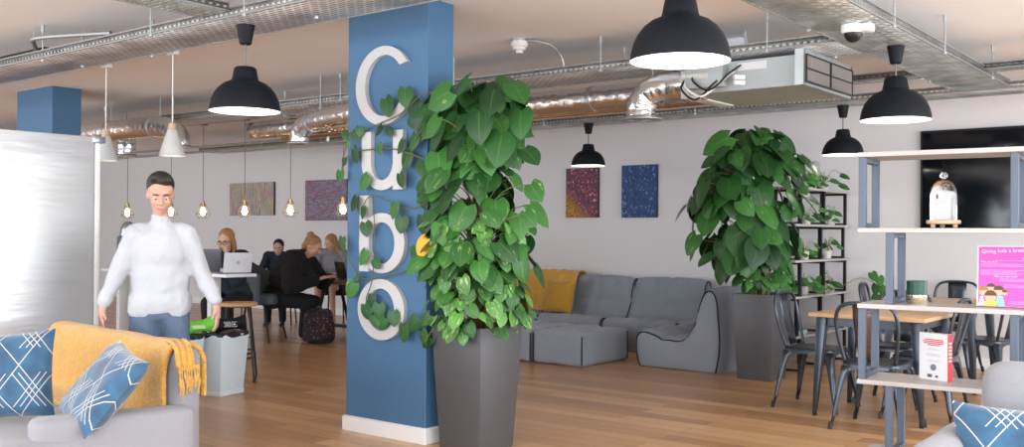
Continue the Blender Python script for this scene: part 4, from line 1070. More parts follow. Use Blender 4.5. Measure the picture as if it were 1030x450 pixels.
# ---- things on the front shelf
def on_shelf(px, py, z): # local coordinates along the board (x) and across (y)
    return TR(FS, (0, 0, R(5.5))) @ Vector((px, py, z))
t = thing('glass_cloche', on_shelf(.385, .0, 1.44), 'glass bell jar on footed wooden base on the front shelf', 'cloche', scale=1)
for k in range(3):
    a = R(90+120*k+20); MB().ball((.06*math.cos(a), .06*math.sin(a), .0125), .0125, 12).build('foot', m_lightwood, t)
MB().lathe([(0, .022), (.078, .022), (.082, .027), (.082, .037), (.078, .042), (0, .042)], 36).build('base', m_lightwood, t)
MB().lathe([(.064, .042), (.064, .17), (.058, .205), (.042, .232), (.02, .245), (.006, .248), (.01, .254), (.018, .262), (.018, .275), (.01, .284), (0, .286)], 36).build('glass_dome', m_glassy, t)
MB().box(-.036, .030, -.005, .0, .044, .15).build('folded_card', m_paper, t)
MB().box(-.022, .036, .012, .018, .044, .185).build('card_back', m_paper, t)
t = thing('candle_jar', on_shelf(.255, .02, 1.05), 'emerald green candle jar with gold base on the front shelf', 'candle')
MB().lathe([(0, 0), (.046, 0), (.05, .006), (.0505, .046)], 32).build('gold_base', m_gold, t)
MB().lathe([(.0505, .046), (.0515, .118), (.047, .118), (.046, .09), (0, .09)], 32).build('glass', m_candlegreen, t)

t = thing('poster_stand', on_shelf(.545, -.03, 1.05), 'pink charity poster in a clear acrylic stand on the front shelf', 'poster', R(8))
Tp = TR((0, 0, 0), (R(-7), 0, 0))
W_, H_ = .34, .305
MB().box(0, W_, .0, .003, .004, H_, Tp).build('clear_panel', m_paper, t); MB().box(0, W_, .003, .09, 0, .004).build('foot', m_glassy, t)
MB().box(.006, W_-.006, -.0016, 0, .006, H_-.004, Tp).build('poster_sheet', m_pink, t)
TT = lambda x, z, rz=0: Tp @ Matrix.Translation((x, -.0022, z)) @ Matrix.Rotation(R(90), 4, 'X') @ Matrix.Rotation(rz, 4, 'Z')
def tx(body, size, x, z, m=m_paper, rz=0, nm='lettering', par=None, align='LEFT'):
    text_mesh(body, size, TT(x, z, rz), .0008, align).build(nm, m, par or t, fix=False)
tx('Giving kids a break...', .026, .018, .268, rz=R(3))
tx('Why not do it?', .012, .016, .222); tx('What?...', .014, .20, .238)
tx('Why not make it fun?', .012, .075, .150)
mb = MB(); rr_ = random.Random(3)
for z0, cnt, xa in ((.232, 1, .07), (.214, 3, .016), (.184, 5, .016), (.141, 3, .10), (.112, 3, .12), (.03, 3, .14)):
    for k in range(cnt): mb.box(xa, min(W_-.02, xa+.16+rr_.random()*.05), -.0022, -.0016, z0-.005*k*1.1, z0-.005*k*1.1+.0012, Tp)
mb.build('small_print', M('pale_pink_print', (.85, .45, .62), .5), t)
for k, (x, z, r, m) in enumerate(((.062, .050, .026, m_face), (.030, .076, .021, m_face), (.098, .080, .022, m_face), (.064, .096, .018, m_face), (.125, .072, .012, m_face))):
    MB().lathe([(0, 0), (r, 0), (r, .0009), (0, .0009)], 20, Tp @ Matrix.Translation((x, -.0016-.0002*k, z)) @ Matrix.Rotation(R(90), 4, 'X')).build('printed_face', m, t)
    MB().add([(0, 0, 0)] + [(r*1.08*math.cos(R(a)), 0, r*1.08*math.sin(R(a))) for a in range(0, 181, 15)], [(0, i, i+1) for i in range(1, 13)], Tp @ Matrix.Translation((x, -.0032-.0002*k, z+r*.25))).build('printed_hair', m_hairbrown if k != 1 else m_hairblond, t, fix=False)
for x0, x1, z1, m in ((.028, .098, .030, m_lime), (.008, .036, .052, m_paper), (.085, .125, .055, m_cyan)):
    MB().add([(x0, -.0030, .008), (x1, -.0030, .008), (x1-.008, -.0030, z1), (x0+.008, -.0030, z1)], [(0, 1, 2, 3)], Tp).build('printed_shirt', m, t, fix=False)

t = thing('book', on_shelf(.262, .05, .66), 'white book with red text and red spine standing on the front shelf', 'book', R(-20))
MB().box(0, .165, 0, .038, 0, .240).build('cover', m_paper, t, bevel=.0015, seg=1)
MB().box(.1645, .1665, .0, .038, .0, .240).build('spine', m_red, t)
MB().box(.002, .162, .002, .036, .2395, .2415).build('page_edges', M('page_cream', (.62, .52, .40), .8), t)
mb = MB()
for z, a, b in ((.205, .035, .14), (.196, .022, .145), (.187, .028, .14), (.178, .05, .12)): mb.box(a, b, -.001, 0, z, z+.005)
mb.build('red_text_lines', m_red, t)
mb = MB()
for z, a, b in ((.160, .055, .11), (.154, .045, .12), (.134, .04, .12), (.128, .04, .125), (.122, .05, .12), (.10, .045, .12), (.094, .055, .11)): mb.box(a, b, -.001, 0, z, z+.002)
mb.build('grey_text_lines', m_silverlogo, t)
MB().lathe([(0, 0), (.017, 0), (.017, .001), (0, .001)], 24, Matrix.Translation((.083, 0, .066)) @ Matrix.Rotation(R(90), 4, 'X')).build('round_badge', m_screen, t)
mb = MB()
for k in range(12): mb.box(.05+k*.0022, .0512+k*.0022, -.001, 0, .014, .03)
mb.box(.095, .11, -.001, 0, .016, .026)
mb.build('barcode', m_black, t)
mb = MB()
for k in range(6): mb.box(.1665, .1672, .008, .030, .10+.018*k, .11+.018*k)
mb.build('spine_letters', m_paper, t)

# =================================================================== CAFE TABLES AND CHAIRS
def cafe_table(x0, x1, y0, y1, h, label):
    t = thing('cafe_table', ((x0+x1)/2, (y0+y1)/2, 0), label, 'table', group='square cafe tables')
    hx, hy = (x1-x0)/2, (y1-y0)/2
    MB().box(-hx, hx, -hy, hy, h-.03, h).build('tabletop', m_table, t, bevel=.004)
    a, b = hx-.085, hy-.085
    mb = MB(); mb.box(-a, a, -b, -b+.012, h-.10, h-.031); mb.box(-a, a, b-.012, b, h-.10, h-.031); mb.box(-a, -a+.012, -b, b, h-.10, h-.031); mb.box(a-.012, a, -b, b, h-.10, h-.031); mb.build('apron', m_gun, t)
    for sx in (-1, 1):
        for sy in (-1, 1):
            T_, B_ = (sx*(a-.0), sy*(b-.0)), (sx*(a+.05), sy*(b+.03))
            mb = MB(); mb.frustum((B_[0]-.017, B_[0]+.017, B_[1]-.017, B_[1]+.017), (T_[0]-.04, T_[0]+.04, T_[1]-.04, T_[1]+.04), .02, h-.031)
            l = mb.build('leg', m_gun, t, bevel=.010); MB().lathe([(0, 0), (.018, 0), (.02, .03), (0, .03)], 12, TR((B_[0], B_[1], 0))).build('rubber_foot', m_dark, l)
    return t
cafe_table(-2.955, -2.085, 7.43, 8.30, .80, 'nearer square wooden cafe table with dark metal legs')
cafe_table(-3.02, -2.17, 9.30, 10.15, .80, 'farther square wooden cafe table behind the nearer one')

def tolix():
    t = thing('metal_chair', (0, 0, 0), '', 'chair')
    # seat: rounded square pan with rolled edge, front at +x
    mb = MB()
    top = rrect(.37, .36, .07, 6); lo = rrect(.385, .375, .075, 6); n = len(top)
    vs = [(x, y, .45) for x, y in rrect(.30, .29, .06, 6)] + [(x, y, .455) for x, y in top] + [(x, y, .448) for x, y in lo] + [(x*1.0, y, .415) for x, y in lo] + [(x*.97, y*.97, .415) for x, y in lo]
    fs = [tuple(range(n))]
    for k in range(4): fs += [(k*n+i, k*n+(i+1) % n, (k+1)*n+(i+1) % n, (k+1)*n+i) for i in range(n)]
    mb.add(vs, fs); mb.build('seat', m_gun, t, smooth=50)
    # legs: folded sheet tapering, flared into the seat with arches between them
    for sx in (-1, 1):
        for sy in (-1, 1):
            mb = MB(); rows = [(.43, .0, .085), (.39, .006, .062), (.33, .016, .046), (.22, .032, .036), (.10, .047, .026), (.03, .055, .017)]
            vv = []; m_ = len(rows)
            for z, out, w_ in rows:
                cx, cy = sx*(.185+out), sy*(.18+out)
                # L-shaped fold: outer corner plus two wings
                vv += [(cx-sx*w_, cy, z), (cx-sx*w_*.45, cy+sy*.004, z), (cx, cy, z), (cx+sx*.004, cy-sy*w_*.45, z), (cx, cy-sy*w_, z)]
            ff = [(j*5+i, j*5+i+1, j*5+i+6, j*5+i+5) for j in range(m_-1) for i in range(4)]
            mb.add(vv, ff); l = mb.build('leg', m_gun, t, smooth=60); md = l.modifiers.new('thickness', 'SOLIDIFY'); md.thickness = .004
            MB().tube([(sx*.236, sy*.231, .05), (sx*.243, sy*.238, 0)], .014, 10).build('rubber_foot', m_dark, l)
    mb = MB()
    for sx in (-1, 1): # aprons with an arch
        pl = [(-.19, .435), (.19, .435), (.19, .36)] + [(.15*math.cos(R(a)), .36+.055*math.sin(R(a))) for a in range(0, 181, 20)] + [(-.19, .36)]
        mb.prism([(x*.98, z) for x, z in pl], sx*.178-.002, sx*.178+.002)
        mb.prism([(x*.98, z) for x, z in pl], sx*.183-.002, sx*.183+.002, Matrix.Rotation(R(90), 4, 'Z'))
    mb.build('apron', m_gun, t)
    # back hoop (at -x)
    H = []
    for k in range(0, 25):
        a = PI*k/24
        pass
    half = [(-.165, -.165, .455), (-.195, -.185, .56), (-.225, -.20, .68), (-.245, -.195, .77), (-.255, -.165, .825), (-.26, -.11, .848), (-.262, 0, .855)]
    pts = half + [(x, -y, z) for x, y, z in half[-2::-1]]
    MB().tube(catmull(pts, 5), .0125, 10).build('back_frame', m_gun, t, smooth=180)
    # splat, with pressed outline
    rows = [(-.262, .085, .846), (-.252, .083, .76), (-.232, .078, .66), (-.205, .072, .56), (-.18, .066, .462)]
    mb = MB(); vv = [(x-.004*math.cos(f*PI/2), w_*f, z) for x, w_, z in rows for f in (-1, -.5, 0, .5, 1)]
    mb.add(vv, [(j*5+i, j*5+i+1, j*5+i+6, j*5+i+5) for j in range(4) for i in range(4)])
    s_ = mb.build('backrest', m_gun, t, smooth=60); md = s_.modifiers.new('thickness', 'SOLIDIFY'); md.thickness = .004
    rr2 = [(-.2655, .05, .79), (-.2655, -.05, .79), (-.215, -.045, .565), (-.215, .045, .565)]
    MB().tube([Vector(p)+Vector((-.0015, 0, 0)) for p in rr2], .003, 6, closed=True).build('pressed_outline', m_gun, s_)
    return t
tol = tolix(); CS = 1.08
tol.scale = (CS,)*3; tol.location = (-3.06, 7.87, 0); tol['label'] = 'metal cafe chair on the left of the nearer table, back to the left'; tol['group'] = 'gunmetal cafe chairs'
G_ = 'gunmetal cafe chairs'
cb = dup(tol, (-2.37, 7.28, 0), R(90), 'metal cafe chair with its back to the viewer, behind the front shelf end', G_)
for ch in cb.children:
    if ch.name.startswith('backrest'): ch.data = ch.data.copy(); ch.data.materials[0] = m_gunwarm; ch['label'] = 'gunmetal backrest panel with a warm reflection painted in'
dup(tol, (-2.22, 7.93, 0), R(180), 'metal cafe chair on the right of the nearer table', G_)
dup(tol, (-2.62, 8.48, 0), R(-90), 'metal cafe chair at the far side of the nearer table', G_)
dup(tol, (-3.12, 10.0, 0), R(8), 'metal cafe chair on the left of the farther table', G_)
dup(tol, (-2.78, 10.78, 0), R(-90), 'metal cafe chair by the back wall facing the viewer', G_)
dup(tol, (-2.16, 9.56, 0), R(168), 'metal cafe chair on the right of the farther table, nearest the armchair', G_)

# =================================================================== RIGHT ARMCHAIR
t = thing('armchair', (-.60, 4.05, 0), 'light grey upholstered armchair in the right foreground corner', 'armchair', R(4))
def nz(q, nn): return nn*(.006*noise.noise(q*5))
softbox(MB(), (.0, 0, .465), (.88, .20, .84), .095, 16, nz, TR((.04, .40, 0), (R(-6), 0, 0))).build('backrest', m_arm, t, smooth=180)
softbox(MB(), (.04, -.06, .33), (.80, .78, .28), .06, 12, nz).build('seat', m_arm, t, smooth=180)
softbox(MB(), (-.46, -.10, .335), (.17, .92, .60), .08, 14, nz, TR((0, 0, 0), (R(2), 0, R(-4)))).build('armrest', m_arm, t, smooth=180)
softbox(MB(), (.53, -.08, .31), (.17, .90, .58), .08, 14, nz).build('armrest', m_arm, t, smooth=180)
for x in (-.42, .50):
    for y in (-.42, .34): MB().tube([(x, y, 0), (x, y, .06)], .02, 10).build('leg', m_lightwood, t)
p_ = pillow('scatter_cushion', .50, .46, .15, m_cushion, seed=5); p_.location = (-.80, 4.13, .53); p_.rotation_euler = (R(-20), R(2), R(20)); tag(p_, 'blue cushion with silver rhombus lines on the right armchair', 'cushion', 'blue rhombus cushions')

# =================================================================== LEFT SOFA
SO = (-4.32, 2.84, 0); SR = R(-6)
t = thing('sofa', SO, 'light grey sofa in the left foreground, cut by the frame', 'sofa', SR)
softbox(MB(), (-.90, .06, .42), (1.66, .17, .79), .075, 16, nz, None).build('backrest', m_arm, t, smooth=180)
softbox(MB(), (-.82, -.42, .30), (1.6, .88, .29), .06, 14, nz, None).build('seat', m_arm, t, smooth=180)
softbox(MB(), (-.02, -.33, .27), (.18, .74, .525), .045, 14, nz, TR((0, 0, 0), (0, 0, R(-11)))).build('armrest', m_arm, t, smooth=180)
for x in (-1.6, -.05):
    for y in (-.6, .05): MB().tube([(x, y, 0), (x, y, .05)], .02, 10).build('leg', m_dark, t)
Ts = TR(SO, (0, 0, SR))
o = drape('throw_blanket', -1.68, -.11, [(-.26, .462), (-.14, .465), (-.06, .50), (-.05, .60), (-.05, .68), (-.04, .755), (.0, .815), (.06, .828), (.12, .81), (.16, .75), (.165, .68), (.165, .55)], m_yellow, 'mustard chenille throw draped over the back of the left sofa', amp=.008, nx=60, thick=.022, T=Ts, seed=2, freq=6)
thr = o
# folded-over right end of the throw with tassels
Pq = [(-.14, .836), (-.09, .826), (-.045, .79), (-.03, .72)]
def fn(u, v):
    P = catmull([(a, 0, b) for a, b in Pq], 6); q = P[min(len(P)-1, int(round(v*(len(P)-1))))]
    return Ts @ Vector((q.x+.01*math.sin(u*20), -.03+.09*u, q.z+.008*math.sin(u*14+v*3)))
grid_mesh('folded_end', 20, 18, fn, m_yellow, thr, .022)
mb = MB(); r_ = random.Random(5)
for k in range(9):
    y = -.02+.013*k; l = .09+.09*r_.random(); mb.tube([Ts @ Vector(p) for p in catmull([(-.03, y, .73), (-.025+.01*r_.random(), y+.004, .73-l*.5), (-.023, y+.01*r_.random(), .73-l)], 5)], [.006+.003*math.sin(i*1.3) for i in range(11)], 6)
mb.build('tassels', m_yellow, thr, smooth=180)
def sc(loc, x, y, z, seed, lb):
    p_ = pillow('scatter_cushion', .44, .44, .14, m_cushion, seed=seed)
    p_.matrix_world = Matrix(((x[0], y[0], z[0], loc[0]), (x[1], y[1], z[1], loc[1]), (x[2], y[2], z[2], loc[2]), (0, 0, 0, 1)))
    tag(p_, lb, 'cushion', 'blue rhombus cushions')
sc((-5.004, 2.29, .678), (.641, .765, .058), (-.734, .633, -.246), (-.225, .115, .968), 1, 'blue cushion with silver rhombus lines at the far left of the left sofa')
sc((-4.491, 2.505, .645), (.966, -.204, -.162), (.058, .775, -.630), (.254, .599, .76), 2, 'blue cushion with silver rhombus lines beside the left sofa arm')

# =================================================================== FRIDGE
t = thing('refrigerator', (-6.43, 3.53, 0), 'tall stainless steel refrigerator at the left edge', 'refrigerator', R(0))
MB().box(-.75, -.03, -1.35, -.0, .08, 2.03).build('cabinet', m_steelframe, t, bevel=.006)
MB().box(-.03, .025, -1.35, -.035, .10, 2.04).build('door', m_fridge, t, bevel=.008)
MB().box(-.03, .02, -.028, .012, .10, 2.0).build('door_edge_trim', m_white, t, bevel=.006)
MB().box(-.05, .03, -.05, .045, 2.0, 2.045).build('hinge_cap', m_steelframe, t, bevel=.004)
MB().box(-.72, -.05, -1.30, -.05, 0, .08).build('plinth', m_dark, t)

# =================================================================== BINS
def bin_(cx, cy, rz, label):
    t = thing('recycling_bin', (cx, cy, 0), label, 'bin', rz, 'pale blue tapered bins')
    MB().frustum((-.15, .15, -.10, .10), (-.185, .185, -.13, .13), .03, .52).build('body', m_binbody, t, bevel=.006)
    MB().box(-.154, .154, -.104, .104, 0, .04).build('base_band', m_binbody, t, bevel=.004)
    mb = softbox(MB(), (0, 0, .515), (.375, .265, .04), .015, 12, lambda q, nn: nn*(.018*noise.noise(q*14+Vector((cx*3, cy, 0))))); mb.build('black_liner', m_bag, t, smooth=180)
    return t
bin_(-7.24, 5.13, R(105), 'right pale blue bin with black bag liner under the black saddle sign')
bin_(-7.27, 4.70, R(105), 'left pale blue bin partly hidden by the throw tassels')
def saddle(name, a, b, r0, r1, m, label):
    a, b = Vector(a), Vector(b); t = thing(name, (a+b)/2, label, 'bin topper', 0, 'saddle shaped bin toppers')
    o = (a+b)/2; n = 12
    P = [(a+(b-a)*k/n)-o for k in range(n+1)]; rr = [r0+(r1-r0)*(abs(2*k/n-1)**1.6) for k in range(n+1)]
    MB().tube(P, rr, 24).build('saddle', m, t, smooth=60)
    return t, (b-a).normalized(), o
t, d_, o_c = saddle('bin_topper', (-7.33, 4.78, .575), (-7.23, 5.02, .61), .045, .075, m_green, 'bright green saddle shaped topper on the left bin')
F = Matrix.Translation((.02, -.066, -.012)) @ Matrix.Rotation(R(33), 4, 'Z') @ Matrix.Rotation(R(90), 4, 'X')
MB().box(-.06, .06, -.014, .014, -.003, .003, Matrix.Translation((.044, -.018, 0)) @ Matrix.Rotation(R(67), 4, 'Z') @ Matrix.Rotation(R(90), 4, 'X')).build('white_panel_print', M('pale_green_print', (.45, .75, .35), .5), t)
t, d_, o_c = saddle('bin_topper', (-7.28, 5.07, .59), (-7.12, 5.28, .615), .045, .075, m_lampblack, 'black saddle shaped topper with white symbols on the right bin')
Tm = Matrix.Translation((.038, -.028, 0)) @ Matrix.Rotation(R(53), 4, 'Z')
mb = MB()
for (x0, x1) in ((-.055, .0), (.008, .055)):
    mb.box(x0, x1, -.003, 0, -.022, -.018, Tm); mb.box(x0, x1, -.003, 0, .018, .022, Tm); mb.box(x0, x0+.004, -.003, 0, -.022, .022, Tm); mb.box(x1-.004, x1, -.003, 0, -.022, .022, Tm)
mb.box(.018, .045, -.003, 0, -.003, .003, Tm); mb.box(.0285, .0345, -.003, 0, -.013, .013, Tm)
for z in (-.010, -.001, .008): mb.box(-.046, -.01, -.003, 0, z, z+.004, Tm)
mb.build('white_symbols', m_paper, t)

# =================================================================== BAR AREA
t = thing('bar_table', (-9.0, 6.15, 0), 'white high bar table behind the standing man', 'table')
MB().box(-1.35, .95, -.42, -.06, .955, .985).build('tabletop', m_bar, t, bevel=.004)
for x in (-1.2, .50):
    MB().box(x-.03, x+.03, -.30, -.18, .03, .955).build('leg_frame', m_beige, t, bevel=.004)
    MB().box(x-.06, x+.06, -.40, -.08, 0, .03).build('foot_plate', m_beige, t, bevel=.004)
def bar_stool(x, y, rz, label):
    t = thing('bar_stool', (x, y, 0), label, 'stool', rz, 'wood topped bar stools')
    MB().lathe([(0, .70), (.165, .70), (.175, .71), (.175, .725), (.165, .735), (0, .735)], 32).build('seat', m_stoolwood, t)
    for sx in (-1, 1):
        pts = [(sx*.10, -.08, .70), (sx*.15, -.20, .10), (sx*.155, -.205, .03), (sx*.155, -.18, .012), (sx*.155, .18, .012), (sx*.155, .205, .03), (sx*.15, .20, .10), (sx*.10, .08, .70)]
        MB().tube(catmull(pts, 5), .010, 8).build('leg_loop', m_blacksteel, t)
    MB().tube([(-.145, -.165, .27), (.145, -.165, .27)], .009, 8).build('footrest', m_blacksteel, t)
    MB().tube([(-.145, .165, .27), (.145, .165, .27)], .009, 8).build('footrest', m_blacksteel, t)
bar_stool(-7.78, 5.68, R(50), 'black framed bar stool with round wooden seat beside the right bin')

# coffee machine sliver beyond the fridge
t = thing('coffee_machine', (-10.12, 5.92, .986), 'chrome coffee machine on the bar table beside the fridge edge', 'coffee machine')
MB().box(-.12, .12, -.13, .13, 0, .05).build('base', m_dark, t, bevel=.01)
MB().box(-.11, .05, -.08, .12, .05, .36).build('body', m_steelframe, t, bevel=.02)
MB().lathe([(0, .36), (.085, .36), (.085, .43), (.06, .49), (.03, .515), (0, .52)], 24).build('dome_cap', m_galv, t)
MB().tube([(.05, -.09, .34), (.05, -.13, .26), (.05, -.13, .19)], .012, 8).build('spout', m_galv, t)
MB().tube([(.06, -.02, .22), (.12, -.10, .22)], .014, 8).build('handle', m_dark, t)

def laptop(name, loc, rz, tilt, m_lid, m_scr, label, w_=.34, h_=.23, logo=False):
    t = thing(name, loc, label, 'laptop', rz, 'open laptops')
    MB().box(-w_/2, w_/2, -h_, 0, 0, .015).build('keyboard_base', m_laptop, t, bevel=.003)
    T_ = TR((0, 0, .015), (R(tilt), 0, 0))
    lid = MB().box(-w_/2, w_/2, 0, .007, 0, h_, T_).build('lid', m_lid, t, bevel=.002)
    MB().box(-w_/2+.01, w_/2-.01, -.001, 0, .01, h_-.01, T_).build('screen', m_scr, t)
    if logo: MB().lathe([(0, 0), (.018, 0), (.018, .001), (0, .001)], 16, T_ @ Matrix.Translation((0, .0082, h_*.5)) @ Matrix.Rotation(R(90), 4, 'X')).build('lid_emblem', m_silverlogo, t)
    return t
laptop('laptop', (-8.66, 5.90, .985), R(228), -14, m_laptop, m_screen, 'grey laptop open in front of the woman in navy')
laptop('laptop', (-8.14, 5.92, .985), R(252), -14, m_laptopw, m_screen, 'white laptop with a small emblem behind the person in black', .28, .20, logo=True)
tag(MB().box(-8.48, -8.40, 5.96, 6.06, .985, 1.03).build('document_tray', m_silverlogo, bevel=.01), 'small grey box on the bar table beside the white laptop', 'box')

# tub chair
t = thing('tub_chair', (-10.50, 7.92, 0), 'charcoal upholstered tub chair with thin black legs', 'chair', R(30), scale=1.24)
mb = MB()
def tub(u, v):
    a = R(-62+304*u)  # wraps from front-right around the back (at -x) to front-left
    a2 = R(60+240*u)
    c, s = math.cos(a2), math.sin(a2)
    hb = .30 + .24*max(0, -c)**1.5   # taller at the back
    rx, ry = .33, .40
    z = .40 + hb*v; fl = 1+.16*v
    return Vector((rx*fl*c*(1.0 if c < 0 else 1.15), ry*fl*s, z))
o = grid_mesh('shell', 36, 8, tub, m_char, t, .055); 
softbox(MB(), (.03, 0, .44), (.54, .50, .12), .05, 10).build('seat_pad', m_char, t, smooth=180)
for sx, sy in ((-1, -1), (-1, 1), (1, -1), (1, 1)): MB().tube([(sx*.17, sy*.17, .40), (sx*.25, sy*.24, 0)], [.014, .009], 8).build('leg', m_blacksteel, t)

# rustic table
t = thing('work_table', (-9.45, 9.14, 0), 'rustic wooden work table with black trestle legs', 'table')
MB().box(-1.15, 1.35, -.42, .42, .71, .75).build('tabletop', m_darkwood, t, bevel=.004)
for x in (-.95, -.2, 1.1):
    MB().tube([(x, -.34, 0), (x, -.12, .71)], .03, 4).build('leg', m_blacksteel, t); MB().tube([(x, .34, 0), (x, .12, .71)], .03, 4).build('leg', m_blacksteel, t)
MB().box(-.95, 1.1, -.03, .03, .10, .14).build('stretcher', m_blacksteel, t)
laptop('laptop', (-10.2, 9.15, .75), R(160), -14, m_dark, m_dark, 'black laptop on the rustic work table', .36, .24)
for (x, y, m, nm, lb, r, h) in ((-10.1, 8.83, M('orange_glaze', (.6, .2, .03), .5), 'snack_bowl', 'small orange bowl near the edge of the rustic table', .06, .05), (-9.32, 8.9, m_dark, 'coffee_cup', 'dark cup right of the black laptop on the rustic table', .04, .1)):
    t = thing(nm, (x, y, .75), lb, 'tableware'); MB().lathe([(0, 0), (r*.7, 0), (r, h), (r*.88, h), (r*.6, .01), (0, .01)], 20).build('body', m, t)
# backpack
t = thing('backpack', (-9.60, 8.22, 0), 'black backpack with small coral print standing on the floor', 'bag', R(20))
softbox(MB(), (0, 0, .22), (.42, .22, .44), .10, 14, lambda q, nn: nn*(.02*noise.noise(q*6))+Vector((-q.x*max(0, q.z)*.9, 0, 0))).build('main_bag', m_dots, t, smooth=180)
softbox(MB(), (0, -.12, .14), (.32, .10, .22), .045, 10).build('front_pocket', m_dots, t, smooth=180)
MB().tube(catmull([(-.05, 0, .42), (0, 0, .47), (.05, 0, .42)], 5), .01, 6).build('grab_handle', m_dark, t)

# =================================================================== PEOPLE
def blob(name, prims, mat, parent, voxel=.012, smooth=6, folds=0):
    """continuous surface grown from tapered limbs ('c', p0, r0, p1, r1) and ellipsoids ('e', centre, radii, rot)"""
    bm = MB()
    for p in prims:
        if p[0] == 'c':
            a, b = Vector(p[1]), Vector(p[3]); r0, r1 = p[2], p[4]
            d = (b-a).length; k = max(2, int(d/(min(r0, r1)*.45))); k = min(k, 18)
            bm.tube([a+(b-a)*i/k for i in range(k+1)], [r0+(r1-r0)*i/k for i in range(k+1)], 12)
            bm.ball(a, r0, 12); bm.ball(b, r1, 12)
        else:
            c, r = p[1], p[2]; T_ = TR(c, p[3] if len(p) > 3 else (0, 0, 0)); bm.ball((0, 0, 0), r, 16, T_)
    o = bm.build(name, mat, parent, smooth=180, fix=False)
    md = o.modifiers.new('skin_surface', 'REMESH'); md.mode = 'VOXEL'; md.voxel_size = voxel; md.use_smooth_shade = True
    if smooth:
        ms = o.modifiers.new('relax', 'SMOOTH'); ms.factor = .5; ms.iterations = smooth
    if folds:
        tx_ = bpy.data.textures.new('folds', 'CLOUDS'); tx_.noise_scale = .13; tx_.noise_depth = 2
        dm = o.modifiers.new('folds', 'DISPLACE'); dm.texture = tx_; dm.strength = folds; dm.mid_level = .5; dm.texture_coords = 'LOCAL'
    return o
def head_prims(c, yaw=0, pitch=0, s=1.0):
    """head centred on c facing -y before yaw; returns prims and a transform"""
    T_ = Matrix.Translation(c) @ Matrix.Rotation(yaw, 4, 'Z') @ Matrix.Rotation(pitch, 4, 'X') @ Matrix.Scale(s, 4)
    e = lambda p, r: ('e', T_ @ Vector(p), tuple(x*s for x in r), (pitch, 0, yaw))
    return [e((0, .012, .03), (.074, .092, .088)), e((0, -.022, -.035), (.056, .066, .072)), e((0, -.052, -.078), (.028, .030, .024)), e((0, -.094, -.010), (.011, .016, .022)), e((0, -.102, -.022), (.015, .013, .010)),
            e((0, -.084, -.056), (.022, .010, .009)), e((.072, .01, -.005), (.010, .018, .026)), e((-.072, .01, -.005), (.010, .018, .026)), e((.034, -.066, -.02), (.024, .02, .022)), e((-.034, -.066, -.02), (.024, .02, .022)), e((0, -.072, .035), (.05, .018, .014))], T_
def face_bits(T_, parent, s=1.0, glasses=False):
    for sx in (-1, 1):
        e = MB().ball((0, 0, 0), .0100, 12, T_ @ Matrix.Translation((sx*.029, -.0765, .004)) @ Matrix.Diagonal((1.1, 1, .55, 1))).build('eye', m_paper, parent, fix=False)
        MB().ball((0, 0, 0), .0050, 10, T_ @ Matrix.Translation((sx*.029, -.0838, .003))).build('iris', m_black, e, fix=False)
        MB().tube([T_ @ Vector(p) for p in ((sx*.014, -.088, .026), (sx*.03, -.089, .031), (sx*.045, -.08, .026))], .0035, 6).build('eyebrow', m_hairdark, parent)
    MB().tube([T_ @ Vector(p) for p in ((-.022, -.088, -.056), (0, -.096, -.055), (.022, -.088, -.056))], .0045, 6).build('mouth', m_lipc, parent)
    if glasses:
        mb = MB()
        for sx in (-1, 1): mb.tube([T_ @ Vector((sx*.031+.024*math.cos(2*PI*k/14), -.098, .006+.019*math.sin(2*PI*k/14))) for k in range(14)], .0028, 5, closed=True); mb.tube([T_ @ Vector((sx*.055, -.098, .01)), T_ @ Vector((sx*.078, .0, .01))], .0025, 5)
        mb.tube([T_ @ Vector((-.008, -.10, .01)), T_ @ Vector((.008, -.10, .01))], .0025, 5); mb.build('glasses', m_black, parent)
m_lipc = M('mouth_tone', (.42, .16, .14), .5)
def hand_prims(w, palm_dir, finger_dir, thumb_dir, s=1.0, curl=.35):
    """wrist point, direction of palm normal, fingers, thumb"""
    f = Vector(finger_dir).normalized(); pn = Vector(palm_dir); pn = (pn-f*pn.dot(f)).normalized(); th = Vector(thumb_dir); th = (th-f*th.dot(f)).normalized()
    W = Vector(w); out = [('c', W, .024*s, W+f*.045*s+th*.012*s, .022*s), ('c', W, .022*s, W+f*.078*s+th*.025*s, .0125*s), ('c', W, .022*s, W+f*.082*s, .0125*s), ('c', W, .020*s, W+f*.076*s-th*.026*s, .0115*s)]
    for k, (off, l) in enumerate(((.030, .072), (.010, .080), (-.011, .074), (-.031, .058))):
        a = W+f*.078*s+th*off*s; d1 = (f+pn*curl*.4).normalized(); d2 = (f+pn*curl*1.3).normalized(); d3 = (f*.6+pn*curl*2).normalized()
        b = a+d1*l*.45*s; c = b+d2*l*.32*s; e = c+d3*l*.25*s
        out += [('c', a, .0095*s, b, .0085*s), ('c', b, .0085*s, c, .008*s), ('c', c, .008*s, e, .0068*s)]
    a = W+f*.018*s+th*.024*s; b = a+(f*.6+th*.75+pn*.2).normalized()*.04*s; c = b+(f*.95+th*.3+pn*.3).normalized()*.034*s
    out += [('c', a, .014*s, b, .0105*s), ('c', b, .0105*s, c, .0085*s)]
    return out

